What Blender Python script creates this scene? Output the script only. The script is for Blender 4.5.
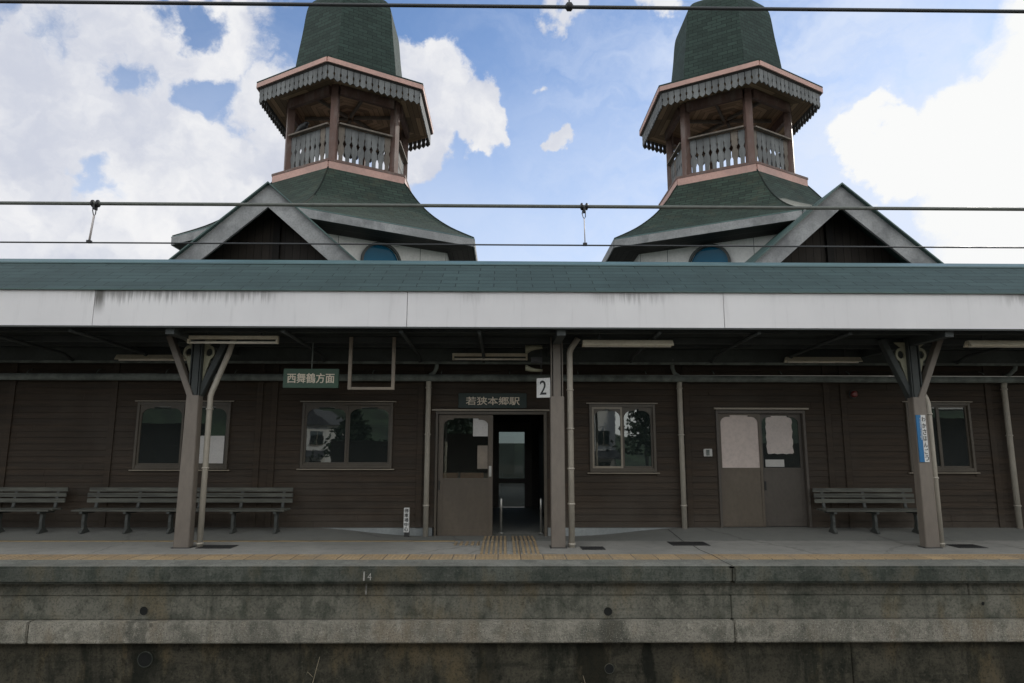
import bpy, bmesh, math, random
from mathutils import Vector, Matrix
random.seed(7)
R = math.radians
for o in list(bpy.data.objects): bpy.data.objects.remove(o)
sc = bpy.context.scene
C = sc.collection

# ------------------------------------------------------------------ camera
cam = bpy.data.cameras.new('camera'); cam.sensor_width = 36; cam.lens = 650/1024*36
cam.clip_start = .05; cam.clip_end = 3000
co = bpy.data.objects.new('camera', cam); C.objects.link(co)
co.matrix_world = (Matrix.Translation((0, 0, 1.5)) @ Matrix.Rotation(R(-.7), 4, 'Z') @
                   Matrix.Rotation(R(98.9), 4, 'X') @ Matrix.Rotation(R(.1), 4, 'Z'))
sc.camera = co

# ------------------------------------------------------------------ exposure, sun, sky
sc.view_settings.view_transform = 'Standard'; sc.view_settings.look = 'None'
sc.view_settings.exposure = 0.18; sc.view_settings.gamma = 1; sc.view_settings.use_curve_mapping = False
SUN_AZ, SUN_EL = 40, 25                     # degrees right of +Y, above the horizon
sun = bpy.data.lights.new('sun', 'SUN'); sun.energy = 2.4; sun.angle = R(.5); sun.color = (1, .94, .85)
so = bpy.data.objects.new('sun', sun); C.objects.link(so)
sd = Vector((math.sin(R(SUN_AZ))*math.cos(R(SUN_EL)), math.cos(R(SUN_AZ))*math.cos(R(SUN_EL)), math.sin(R(SUN_EL))))
so.rotation_euler = sd.to_track_quat('Z', 'Y').to_euler(); so.location = (10, 20, 40)

world = bpy.data.worlds.new('World'); sc.world = world; world.use_nodes = True

class NT:
    """small node-tree writer"""
    def __init__(s, tree): s.t = tree; s.n = tree.nodes; s.l = tree.links
    def add(s, typ, **kw):
        n = s.n.new(typ)
        for k, v in kw.items(): setattr(n, k, v)
        return n
    def set(s, n, key, v):
        if v is None: return
        if hasattr(v, 'is_output'): s.l.new(v, n.inputs[key])
        else: n.inputs[key].default_value = v
    def math(s, op, a, b=None, clamp=False):
        n = s.add('ShaderNodeMath', operation=op, use_clamp=clamp); s.set(n, 0, a); s.set(n, 1, b); return n.outputs[0]
    def vmath(s, op, a, b=None):
        n = s.add('ShaderNodeVectorMath', operation=op); s.set(n, 0, a); s.set(n, 1, b)
        return n.outputs['Value'] if op in ('DISTANCE', 'LENGTH', 'DOT_PRODUCT') else n.outputs[0]
    def rng(s, v, a, b, c=0., d=1., smooth=True):
        n = s.add('ShaderNodeMapRange', interpolation_type='SMOOTHSTEP' if smooth else 'LINEAR')
        for k, x in zip(('Value', 'From Min', 'From Max', 'To Min', 'To Max'), (v, a, b, c, d)): s.set(n, k, x)
        return n.outputs[0]
    def noise(s, vec, scale, detail=4, rough=.55, dist=0., out='Fac'):
        n = s.add('ShaderNodeTexNoise'); s.set(n, 'Vector', vec)
        n.inputs['Scale'].default_value = scale; n.inputs['Detail'].default_value = detail
        n.inputs['Roughness'].default_value = rough; n.inputs['Distortion'].default_value = dist
        return n.outputs[out]
    def mix(s, f, a, b, blend='MIX'):
        n = s.add('ShaderNodeMix', data_type='RGBA', blend_type=blend, clamp_factor=True)
        s.set(n, 0, f)
        for k, v in ((6, a), (7, b)):
            s.set(n, k, (*v, 1) if isinstance(v, tuple) and len(v) == 3 else v)
        return n.outputs[2]
    def ramp(s, f, stops):
        n = s.add('ShaderNodeValToRGB'); s.set(n, 0, f); e = n.color_ramp.elements
        e[0].position, e[0].color = stops[0][0], (*stops[0][1], 1); e[1].position, e[1].color = stops[-1][0], (*stops[-1][1], 1)
        for p, c in stops[1:-1]: k = e.new(p); k.color = (*c, 1)
        return n.outputs[0]
    def mapping(s, vec, scale=(1, 1, 1), loc=(0, 0, 0), rot=(0, 0, 0)):
        n = s.add('ShaderNodeMapping'); s.set(n, 'Vector', vec)
        n.inputs['Scale'].default_value = scale; n.inputs['Location'].default_value = loc; n.inputs['Rotation'].default_value = rot
        return n.outputs[0]

def build_world():
    t = NT(world.node_tree); t.n.clear()
    out = t.add('ShaderNodeOutputWorld'); bg = t.add('ShaderNodeBackground'); t.l.new(bg.outputs[0], out.inputs[0])
    sky = t.add('ShaderNodeTexSky', sky_type='NISHITA', sun_disc=False, sun_elevation=R(SUN_EL), sun_rotation=R(SUN_AZ))
    sky.air_density = 1.0; sky.dust_density = .15; sky.ozone_density = 1.6
    tc = t.add('ShaderNodeTexCoord'); d = tc.outputs['Generated']
    w1 = t.noise(d, 5, 4, .6, out='Color'); w1 = t.vmath('SUBTRACT', w1, (.5, .5, .5)); w1 = t.vmath('MULTIPLY', w1, (.19, .19, .19))
    w2 = t.noise(d, 24, 5, .62, out='Color'); w2 = t.vmath('SUBTRACT', w2, (.5, .5, .5)); w2 = t.vmath('MULTIPLY', w2, (.055, .055, .055))
    p = t.vmath('ADD', t.vmath('ADD', d, w1), w2)
    def lobe(c, r0, r1, amp=1.):                          # 1 inside r0, 0 outside r1
        return t.rng(t.vmath('DISTANCE', p, c), r0, r1, amp, 0)
    clouds = None
    for c, a, b in (((-.58, .74, .36), .13, .27), ((-.50, .74, .46), .10, .20), ((-.36, .86, .35), .08, .19),
                    ((-.42, .75, .52), .08, .17), ((-.60, .78, .22), .14, .24), ((-.70, .62, .42), .2, .34),
                    ((-.105, .86, .50), .045, .085), ((-.055, .885, .47), .035, .075), ((-.15, .86, .46), .05, .10),
                    ((-.015, .886, .458), .03, .06), ((.012, .893, .448), .015, .045), ((.113, .898, .428), .010, .032), ((.078, .862, .503), -.012, .020),
                    ((.555, .745, .37), .03, .095), ((.61, .71, .33), .05, .14), ((.505, .775, .375), .03, .072), ((.468, .80, .375), .012, .05),
                    ((.60, .70, .405), .01, .06), ((.62, .75, .24), .02, .12), ((.19, .79, .585), .0, .05),
                    ((.72, .6, .4), .1, .25), ((.08, .80, .60), .0, .05)):
        l = lobe(c, a, b); clouds = l if clouds is None else t.math('MAXIMUM', clouds, l)
    gaps = None
    for c, a, b, k in (((-.378, .756, .533), -0.003, 0.068, 1.10), ((-.365, .768, .523), -0.008, 0.058, 1.02), ((-.40, .735, .548), -0.008, 0.063, 1.02), ((-.34, .74, .58), 0.002, 0.068, 0.92),
                       ((-.372, .818, .44), -0.003, 0.068, 1.07), ((-.355, .835, .42), -0.008, 0.058, 0.87), ((-.40, .80, .447), -0.013, 0.053, 0.72), ((-.425, .785, .452), -0.013, 0.053, 0.72),
                       ((-.445, .772, .455), -0.008, 0.058, 0.87), ((-.467, .755, .462), -0.008, 0.063, 1.02), ((-.487, .738, .468), -0.013, 0.053, 0.72), ((-.53, .69, .49), -0.008, 0.088, 0.72), ((-.57, .65, .505), -0.008, 0.088, 0.87),
                       ((-.525, .785, .33), -0.010, 0.058, 0.92), ((-.507, .80, .315), -0.013, 0.058, 0.77), ((-.495, .815, .30), -0.013, 0.053, 0.62)):
        l = lobe(c, a, b, k); gaps = l if gaps is None else t.math('MAXIMUM', gaps, l)
    clouds = t.math('SUBTRACT', clouds, gaps, True)
    # clouds over the rest of the sky, out of the picture
    far = t.rng(t.noise(d, 2.2, 6, .6), .40, .58)
    away = t.rng(t.vmath('DOT_PRODUCT', d, (0, .9, .43)), .72, .50)
    clouds = t.math('MAXIMUM', clouds, t.math('MULTIPLY', far, away))
    tex = t.noise(p, 12, 8, .66)
    dens = t.math('ADD', clouds, t.math('MULTIPLY', t.math('SUBTRACT', tex, .5), .95))
    dens = t.rng(dens, .22, .64)
    # thin veil that whitens the low and right-hand sky
    veil = t.math('MULTIPLY', t.rng(t.noise(t.mapping(p, (1, 1, 2.6)), 3.2, 6, .6), .2, .7),
                  t.rng(t.vmath('DOT_PRODUCT', d, (.55, .76, .35)), .78, 1.0, .30, 1.15))
    skyc = t.mix(1., sky.outputs[0], (.92, 1.12, 1.36), 'MULTIPLY')
    grey = t.rng(t.noise(p, 7, 5, .55), .32, .68)
    cl = t.mix(grey, (5.7, 6.0, 6.9), (8.5, 8.5, 8.6))
    near = t.rng(t.vmath('DOT_PRODUCT', d, tuple(sd)), .8, 1.0)
    cl = t.mix(near, cl, (8.9, 8.95, 8.9))
    cl = t.mix(away, cl, (16., 16., 15.6))               # clouds opposite the sun are lit full on
    low = t.rng(t.vmath('DOT_PRODUCT', d, (0, 0, 1)), .58, .22, .05, .62)
    veil = t.math('MAXIMUM', t.math('MULTIPLY', veil, .8), t.math('ADD', low, t.math('MULTIPLY', veil, .45)))
    col = t.mix(veil, skyc, (7.0, 7.7, 9.1))
    col = t.mix(dens, col, cl)
    t.l.new(col, bg.inputs[0]); bg.inputs[1].default_value = .095
build_world()

# ------------------------------------------------------------------ materials
MATS = {}
def mat(name, col, rough=.7, var=.25, scale=3., stretch=(1, 1, 1), bump=.0, bscale=40, metal=0., spec=.5, dirt=None, dscale=1.5, dirt_amt=.5, fine=.12):
    """a base colour with broad mottling, fine grain and optional stains"""
    if name in MATS: return MATS[name]
    m = bpy.data.materials.new(name); m.use_nodes = True; t = NT(m.node_tree)
    b = t.n['Principled BSDF']; tc = t.add('ShaderNodeTexCoord'); v = t.mapping(tc.outputs['Object'], stretch)
    n1 = t.noise(v, scale, 6, .6); n2 = t.noise(v, scale*14, 3, .6)
    lo = tuple(c*(1-var) for c in col); hi = tuple(min(1, c*(1+var)) for c in col)
    c = t.mix(t.rng(n1, .3, .7), lo, hi)
    c = t.mix(t.math('MULTIPLY', t.rng(n2, .35, .75), fine*2), c, tuple(x*.45 for x in col))
    if dirt:
        dn = t.noise(t.mapping(tc.outputs['Object'], stretch, (3, 7, 1)), dscale, 8, .65)
        c = t.mix(t.math('MULTIPLY', t.rng(dn, .48, .68), dirt_amt), c, dirt)
    t.l.new(c, b.inputs['Base Color']); b.inputs['Metallic'].default_value = metal
    b.inputs['Specular IOR Level'].default_value = spec
    t.l.new(t.rng(n1, .2, .8, max(.02, rough-.12), min(1, rough+.12)), b.inputs['Roughness'])
    if bump:
        bn = t.add('ShaderNodeBump'); bn.inputs['Strength'].default_value = bump; bn.inputs['Distance'].default_value = .01
        t.l.new(t.noise(v, bscale, 5, .65), bn.inputs['Height']); t.l.new(bn.outputs[0], b.inputs['Normal'])
    MATS[name] = m; return m

def m_concrete(name, base, dark, brown, streak=.6, agg=0., xs=1., runs=()):
    """weathered cast concrete: mottling, water streaks running down, moss and optional exposed aggregate"""
    m = bpy.data.materials.new(name); m.use_nodes = True; t = NT(m.node_tree); b = t.n['Principled BSDF']
    tc = t.add('ShaderNodeTexCoord'); v = tc.outputs['Object']
    broad = t.noise(v, .9*xs, 7, .62, .4); mid = t.noise(v, 4.5, 7, .65); fine = t.noise(v, 38, 5, .7)
    st = t.noise(t.mapping(v, (2.1, 1, .45)), 1.5, 9, .72, .6)
    st2 = t.noise(t.mapping(v, (7, 1, .6), (5, 0, 2)), 1.3, 8, .72, .4)
    hz = t.noise(t.mapping(v, (.5, 1, 5), (1, 0, 6)), 1.6, 8, .7, .3)
    c = t.mix(t.rng(broad, .32, .68), base, tuple(x*.66 for x in base))
    c = t.mix(t.math('MULTIPLY', t.rng(mid, .46, .64), .6), c, dark)
    c = t.mix(t.math('MULTIPLY', t.rng(st, .47, .66), streak), c, dark)
    c = t.mix(t.math('MULTIPLY', t.rng(st2, .55, .72), streak*.35), c, dark)
    c = t.mix(t.math('MULTIPLY', t.rng(hz, .5, .7), streak*.7), c, dark)
    br = t.noise(t.mapping(v, (1.7, 1, .7), (9, 2, 4)), 1.3, 7, .6)
    c = t.mix(t.math('MULTIPLY', t.rng(br, .5, .68), .75), c, brown)
    pale = t.noise(t.mapping(v, (9, 1, .6), (2, 5, 8)), 1.1, 5, .7)
    c = t.mix(t.math('MULTIPLY', t.rng(pale, .66, .78), .45), c, tuple(min(1, x*1.7) for x in base))
    c = t.mix(t.math('MULTIPLY', t.rng(fine, .46, .66), .5), c, tuple(x*.6 for x in dark))
    c = t.mix(t.math('MULTIPLY', t.rng(t.noise(v, 21, 6, .75), .56, .68), .4), c, tuple(min(1, x*1.5) for x in base))
    c = t.mix(t.math('MULTIPLY', t.rng(t.noise(t.mapping(v, (1, 1, .8), (4, 4, 4)), 9, 8, .78), .56, .66), streak*.8), c, tuple(x*.5 for x in dark))
    if runs:
        sx = t.add('ShaderNodeSeparateXYZ'); t.l.new(v, sx.inputs[0]); wob = t.math('MULTIPLY', t.math('SUBTRACT', t.noise(t.mapping(v, (1, 1, .5)), 3.5, 6, .7), .5), .9)
        for x0, wd, amt in runs:
            run = t.rng(t.math('ABSOLUTE', t.math('ADD', t.math('SUBTRACT', sx.outputs[0], x0), wob)), wd*.35, wd, amt, 0)
            c = t.mix(run, c, tuple(x*.6 for x in dark))
    h = fine
    if agg:
        vo = t.add('ShaderNodeTexVoronoi', feature='F1'); t.set(vo, 'Vector', v); vo.inputs['Scale'].default_value = 48
        pit = t.rng(t.math('ADD', vo.outputs['Distance'], t.math('MULTIPLY', t.noise(v, 9, 4, .6), .5)), .30, .62)
        c = t.mix(t.math('MULTIPLY', t.math('SUBTRACT', 1., pit), agg), c, tuple(x*.35 for x in base))
        vc = t.math('MULTIPLY', t.rng(t.noise(v, 75, 2, .5), .55, .8), agg*.8)
        c = t.mix(vc, c, tuple(min(1, x*1.6) for x in base)); h = t.math('ADD', fine, pit)
    t.l.new(c, b.inputs['Base Color']); b.inputs['Roughness'].default_value = .92; b.inputs['Specular IOR Level'].default_value = .25
    bn = t.add('ShaderNodeBump'); bn.inputs['Strength'].default_value = .55; bn.inputs['Distance'].default_value = .012
    t.l.new(t.math('ADD', h, mid), bn.inputs['Height']); t.l.new(bn.outputs[0], b.inputs['Normal'])
    return m

def m_shingle(name, col, bw=.3, bh=.13, var=.35, mortar=.012, offset=.5, moss=None, rough=.85):
    """asphalt shingle courses laid out on the roof's own UV map (metres)"""
    m = bpy.data.materials.new(name); m.use_nodes = True; t = NT(m.node_tree); b = t.n['Principled BSDF']
    tc = t.add('ShaderNodeTexCoord'); uv = tc.outputs['UV']
    w = t.vmath('MULTIPLY', t.vmath('SUBTRACT', t.noise(uv, 3.5, 3, .6, out='Color'), (.5, .5, .5)), (.03, .022, 0))
    br = t.add('ShaderNodeTexBrick', offset=offset); t.set(br, 'Vector', t.vmath('ADD', uv, w))
    br.inputs['Color1'].default_value = (*[c*(1-var) for c in col], 1); br.inputs['Color2'].default_value = (*[c*(1+var) for c in col], 1)
    br.inputs['Mortar'].default_value = (*[c*.25 for c in col], 1)
    br.inputs['Scale'].default_value = 1; br.inputs['Mortar Size'].default_value = mortar; br.inputs['Mortar Smooth'].default_value = .3
    br.inputs['Brick Width'].default_value = bw; br.inputs['Row Height'].default_value = bh; br.inputs['Bias'].default_value = 0
    ob = tc.outputs['Object']
    c = t.mix(t.math('MULTIPLY', t.rng(t.noise(ob, 1.1, 7, .65), .4, .7), .45), br.outputs[0], tuple(x*.55 for x in col))
    c = t.mix(t.math('MULTIPLY', t.rng(t.noise(ob, 60, 3, .7), .45, .75), .3), c, tuple(x*1.8 for x in col))
    if moss: c = t.mix(t.math('MULTIPLY', t.rng(t.noise(ob, 2.6, 8, .7), .5, .7), .55), c, moss)
    t.l.new(c, b.inputs['Base Color']); b.inputs['Roughness'].default_value = rough; b.inputs['Specular IOR Level'].default_value = .3
    bn = t.add('ShaderNodeBump', invert=True); bn.inputs['Strength'].default_value = .6; bn.inputs['Distance'].default_value = .012
    t.l.new(br.outputs['Fac'], bn.inputs['Height']); t.l.new(bn.outputs[0], b.inputs['Normal'])
    return m

def m_glass(name, tint=(.02, .026, .026), see=.25, ior=2.15):
    """window glass over a dark room: a clear mirror coat, partly see-through"""
    m = bpy.data.materials.new(name); m.use_nodes = True; t = NT(m.node_tree)
    out = t.n['Material Output']; b = t.n['Principled BSDF']
    b.inputs['Base Color'].default_value = (*tint, 1); b.inputs['Roughness'].default_value = .8; b.inputs['Specular IOR Level'].default_value = 0
    tr = t.add('ShaderNodeBsdfTransparent'); tr.inputs[0].default_value = (.8, .86, .84, 1)
    gl = t.add('ShaderNodeBsdfGlossy'); gl.inputs['Roughness'].default_value = .015; gl.inputs['Color'].default_value = (.95, 1, .98, 1)
    tc = t.add('ShaderNodeTexCoord')
    bn = t.add('ShaderNodeBump'); bn.inputs['Strength'].default_value = .05; bn.inputs['Distance'].default_value = .01
    t.l.new(t.noise(tc.outputs['Object'], 2.5, 2, .5), bn.inputs['Height']); t.l.new(bn.outputs[0], gl.inputs['Normal'])
    m1 = t.add('ShaderNodeMixShader'); m1.inputs[0].default_value = see; t.l.new(b.outputs[0], m1.inputs[1]); t.l.new(tr.outputs[0], m1.inputs[2])
    fr = t.add('ShaderNodeFresnel'); fr.inputs['IOR'].default_value = ior
    m2 = t.add('ShaderNodeMixShader'); t.l.new(fr.outputs[0], m2.inputs[0]); t.l.new(m1.outputs[0], m2.inputs[1]); t.l.new(gl.outputs[0], m2.inputs[2])
    t.l.new(m2.outputs[0], out.inputs[0]); return m

def m_clapboard():
    m = bpy.data.materials.new('dark_clapboard'); m.use_nodes = True; t = NT(m.node_tree); b = t.n['Principled BSDF']
    tc = t.add('ShaderNodeTexCoord'); v = tc.outputs['Object']
    grain = t.noise(t.mapping(v, (.8, 1, 22)), 3, 6, .65); broad = t.noise(v, .8, 5, .6)
    row = t.noise(t.mapping(v, (.5, .01, 9.3)), 1, 1, .5)
    c = t.mix(t.rng(grain, .3, .7), (.034, .024, .016), (.061, .042, .027))
    c = t.mix(t.math('MULTIPLY', t.rng(row, .35, .65), .5), c, (.024, .020, .015))
    c = t.mix(t.math('MULTIPLY', t.rng(broad, .45, .7), .45), c, (.068, .056, .044))
    scuff = t.noise(t.mapping(v, (2.5, 1, 14)), 4, 5, .7)
    c = t.mix(t.math('MULTIPLY', t.rng(scuff, .62, .76), .35), c, (.12, .10, .085))
    sz = t.add('ShaderNodeSeparateXYZ'); t.l.new(v, sz.inputs[0])
    low = t.rng(t.math('ADD', sz.outputs[2], t.math('MULTIPLY', t.noise(v, 3, 6, .7), -.9)), -.45, .05, .55, 0)
    c = t.mix(low, c, (.080, .066, .052))
    t.l.new(c, b.inputs['Base Color']); b.inputs['Roughness'].default_value = .7; b.inputs['Specular IOR Level'].default_value = .3
    bn = t.add('ShaderNodeBump'); bn.inputs['Strength'].default_value = .3; bn.inputs['Distance'].default_value = .005
    t.l.new(grain, bn.inputs['Height']); t.l.new(bn.outputs[0], b.inputs['Normal']); return m

def m_fascia():
    """white painted board, grimed under the roof edge in a few places and along the seams"""
    m = bpy.data.materials.new('white_fascia_paint'); m.use_nodes = True; t = NT(m.node_tree); b = t.n['Principled BSDF']
    tc = t.add('ShaderNodeTexCoord'); v = tc.outputs['Object']
    sx = t.add('ShaderNodeSeparateXYZ'); t.l.new(v, sx.inputs[0]); x, z = sx.outputs[0], sx.outputs[2]
    broad = t.noise(v, .5, 5, .6); c = t.mix(t.rng(broad, .3, .7), (.66, .65, .655), (.74, .73, .73))
    st = t.noise(t.mapping(v, (1, 1, .05)), 26, 5, .7); st2 = t.noise(t.mapping(v, (1, 1, .08)), 6, 5, .7)
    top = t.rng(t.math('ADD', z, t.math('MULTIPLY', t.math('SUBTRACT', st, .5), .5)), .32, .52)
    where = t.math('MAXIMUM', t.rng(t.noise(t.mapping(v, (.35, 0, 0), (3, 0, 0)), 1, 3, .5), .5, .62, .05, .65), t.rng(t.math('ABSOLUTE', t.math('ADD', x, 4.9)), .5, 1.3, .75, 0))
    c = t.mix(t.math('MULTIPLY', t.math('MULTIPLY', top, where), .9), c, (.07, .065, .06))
    c = t.mix(t.math('MULTIPLY', t.rng(st2, .52, .74), .28), c, (.42, .41, .41))
    spot = t.math('MULTIPLY', t.rng(t.math('ABSOLUTE', t.math('ADD', t.math('ADD', x, 5.60), t.math('MULTIPLY', t.math('SUBTRACT', st, .5), .16))), .02, .09, 1, 0), t.rng(z, .12, .42))
    c = t.mix(t.math('MULTIPLY', spot, .85), c, (.06, .055, .045))
    t.l.new(c, b.inputs['Base Color']); b.inputs['Roughness'].default_value = .55; return m

def m_boards(name, col, pitch=.12, var=.35, gap=.006, use_uv=True):
    m = bpy.data.materials.new(name); m.use_nodes = True; t = NT(m.node_tree); b = t.n['Principled BSDF']
    tc = t.add('ShaderNodeTexCoord'); uv = tc.outputs['UV' if use_uv else 'Object']
    br = t.add('ShaderNodeTexBrick', offset=.37); t.set(br, 'Vector', uv)
    br.inputs['Color1'].default_value = (*[c*(1-var) for c in col], 1); br.inputs['Color2'].default_value = (*[min(1, c*(1+var)) for c in col], 1)
    br.inputs['Mortar'].default_value = (*[c*.2 for c in col], 1); br.inputs['Scale'].default_value = 1
    br.inputs['Mortar Size'].default_value = gap; br.inputs['Brick Width'].default_value = 2.4; br.inputs['Row Height'].default_value = pitch
    g = t.noise(t.mapping(uv, (1.5, 24, 1)), 2.5, 6, .65)
    c = t.mix(t.math('MULTIPLY', t.rng(g, .35, .7), .5), br.outputs[0], tuple(x*.6 for x in col))
    t.l.new(c, b.inputs['Base Color']); b.inputs['Roughness'].default_value = .75; b.inputs['Specular IOR Level'].default_value = .3
    bn = t.add('ShaderNodeBump', invert=True); bn.inputs['Strength'].default_value = .5; bn.inputs['Distance'].default_value = .01
    t.l.new(br.outputs['Fac'], bn.inputs['Height']); t.l.new(bn.outputs[0], b.inputs['Normal']); return m

def m_deck():
    """asphalt and old concrete of the platform top, patched and stained"""
    m = bpy.data.materials.new('platform_paving'); m.use_nodes = True; t = NT(m.node_tree); b = t.n['Principled BSDF']
    tc = t.add('ShaderNodeTexCoord'); v = tc.outputs['Object']
    sx = t.add('ShaderNodeSeparateXYZ'); t.l.new(v, sx.inputs[0]); y = sx.outputs[1]
    br = t.noise(v, .7, 7, .62); md = t.noise(v, 5, 6, .65); fi = t.noise(v, 90, 3, .7)
    c = t.mix(t.rng(br, .3, .7), (.25, .247, .225), (.35, .34, .31))
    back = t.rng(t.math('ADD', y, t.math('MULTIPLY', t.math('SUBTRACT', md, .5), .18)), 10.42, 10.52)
    c = t.mix(t.math('MULTIPLY', back, .75), c, (.165, .172, .158))  # rear slope darkened in its colour, as it faces away from the sky
    c = t.mix(t.math('MULTIPLY', t.rng(md, .48, .74), .4), c, (.15, .15, .145))
    c = t.mix(t.math('MULTIPLY', t.rng(fi, .45, .8), .4), c, (.09, .09, .09))
    vo = t.add('ShaderNodeTexVoronoi', feature='DISTANCE_TO_EDGE'); t.set(vo, 'Vector', t.vmath('ADD', v, t.vmath('MULTIPLY', t.noise(v, 2, 5, .6, out='Color'), (.5, .5, 0))))
    vo.inputs['Scale'].default_value = .3
    c = t.mix(t.math('MULTIPLY', t.rng(vo.outputs[0], .003, .008, 1, 0), .3), c, (.07, .07, .065))
    t.l.new(c, b.inputs['Base Color']); b.inputs['Roughness'].default_value = .88; b.inputs['Specular IOR Level'].default_value = .3
    bn = t.add('ShaderNodeBump'); bn.inputs['Strength'].default_value = .4; bn.inputs['Distance'].default_value = .006
    t.l.new(t.math('ADD', fi, md), bn.inputs['Height']); t.l.new(bn.outputs[0], b.inputs['Normal']); return m

def m_tactile():
    m = bpy.data.materials.new('worn_yellow_tactile_tile'); m.use_nodes = True; t = NT(m.node_tree); b = t.n['Principled BSDF']
    tc = t.add('ShaderNodeTexCoord'); v = tc.outputs['Object']
    br = t.add('ShaderNodeTexBrick', offset=0.); t.set(br, 'Vector', t.mapping(v, (1, 1, 1), (.07, .06, 0)))
    br.inputs['Color1'].default_value = (.33, .24, .135, 1); br.inputs['Color2'].default_value = (.44, .32, .18, 1); br.inputs['Mortar'].default_value = (.10, .085, .07, 1)
    br.inputs['Scale'].default_value = 1; br.inputs['Mortar Size'].default_value = .007; br.inputs['Brick Width'].default_value = .3; br.inputs['Row Height'].default_value = .38
    n = t.noise(v, 3, 7, .68)
    c = t.mix(t.math('MULTIPLY', t.rng(n, .42, .7), .55), br.outputs[0], (.25, .215, .165))
    c = t.mix(t.math('MULTIPLY', t.rng(t.noise(v, 17, 5, .7), .5, .75), .5), c, (.17, .14, .11))
    t.l.new(c, b.inputs['Base Color']); b.inputs['Roughness'].default_value = .85
    bn = t.add('ShaderNodeBump', invert=True); bn.inputs['Strength'].default_value = .6; bn.inputs['Distance'].default_value = .01
    t.l.new(br.outputs['Fac'], bn.inputs['Height']); t.l.new(bn.outputs[0], b.inputs['Normal']); return m

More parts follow.
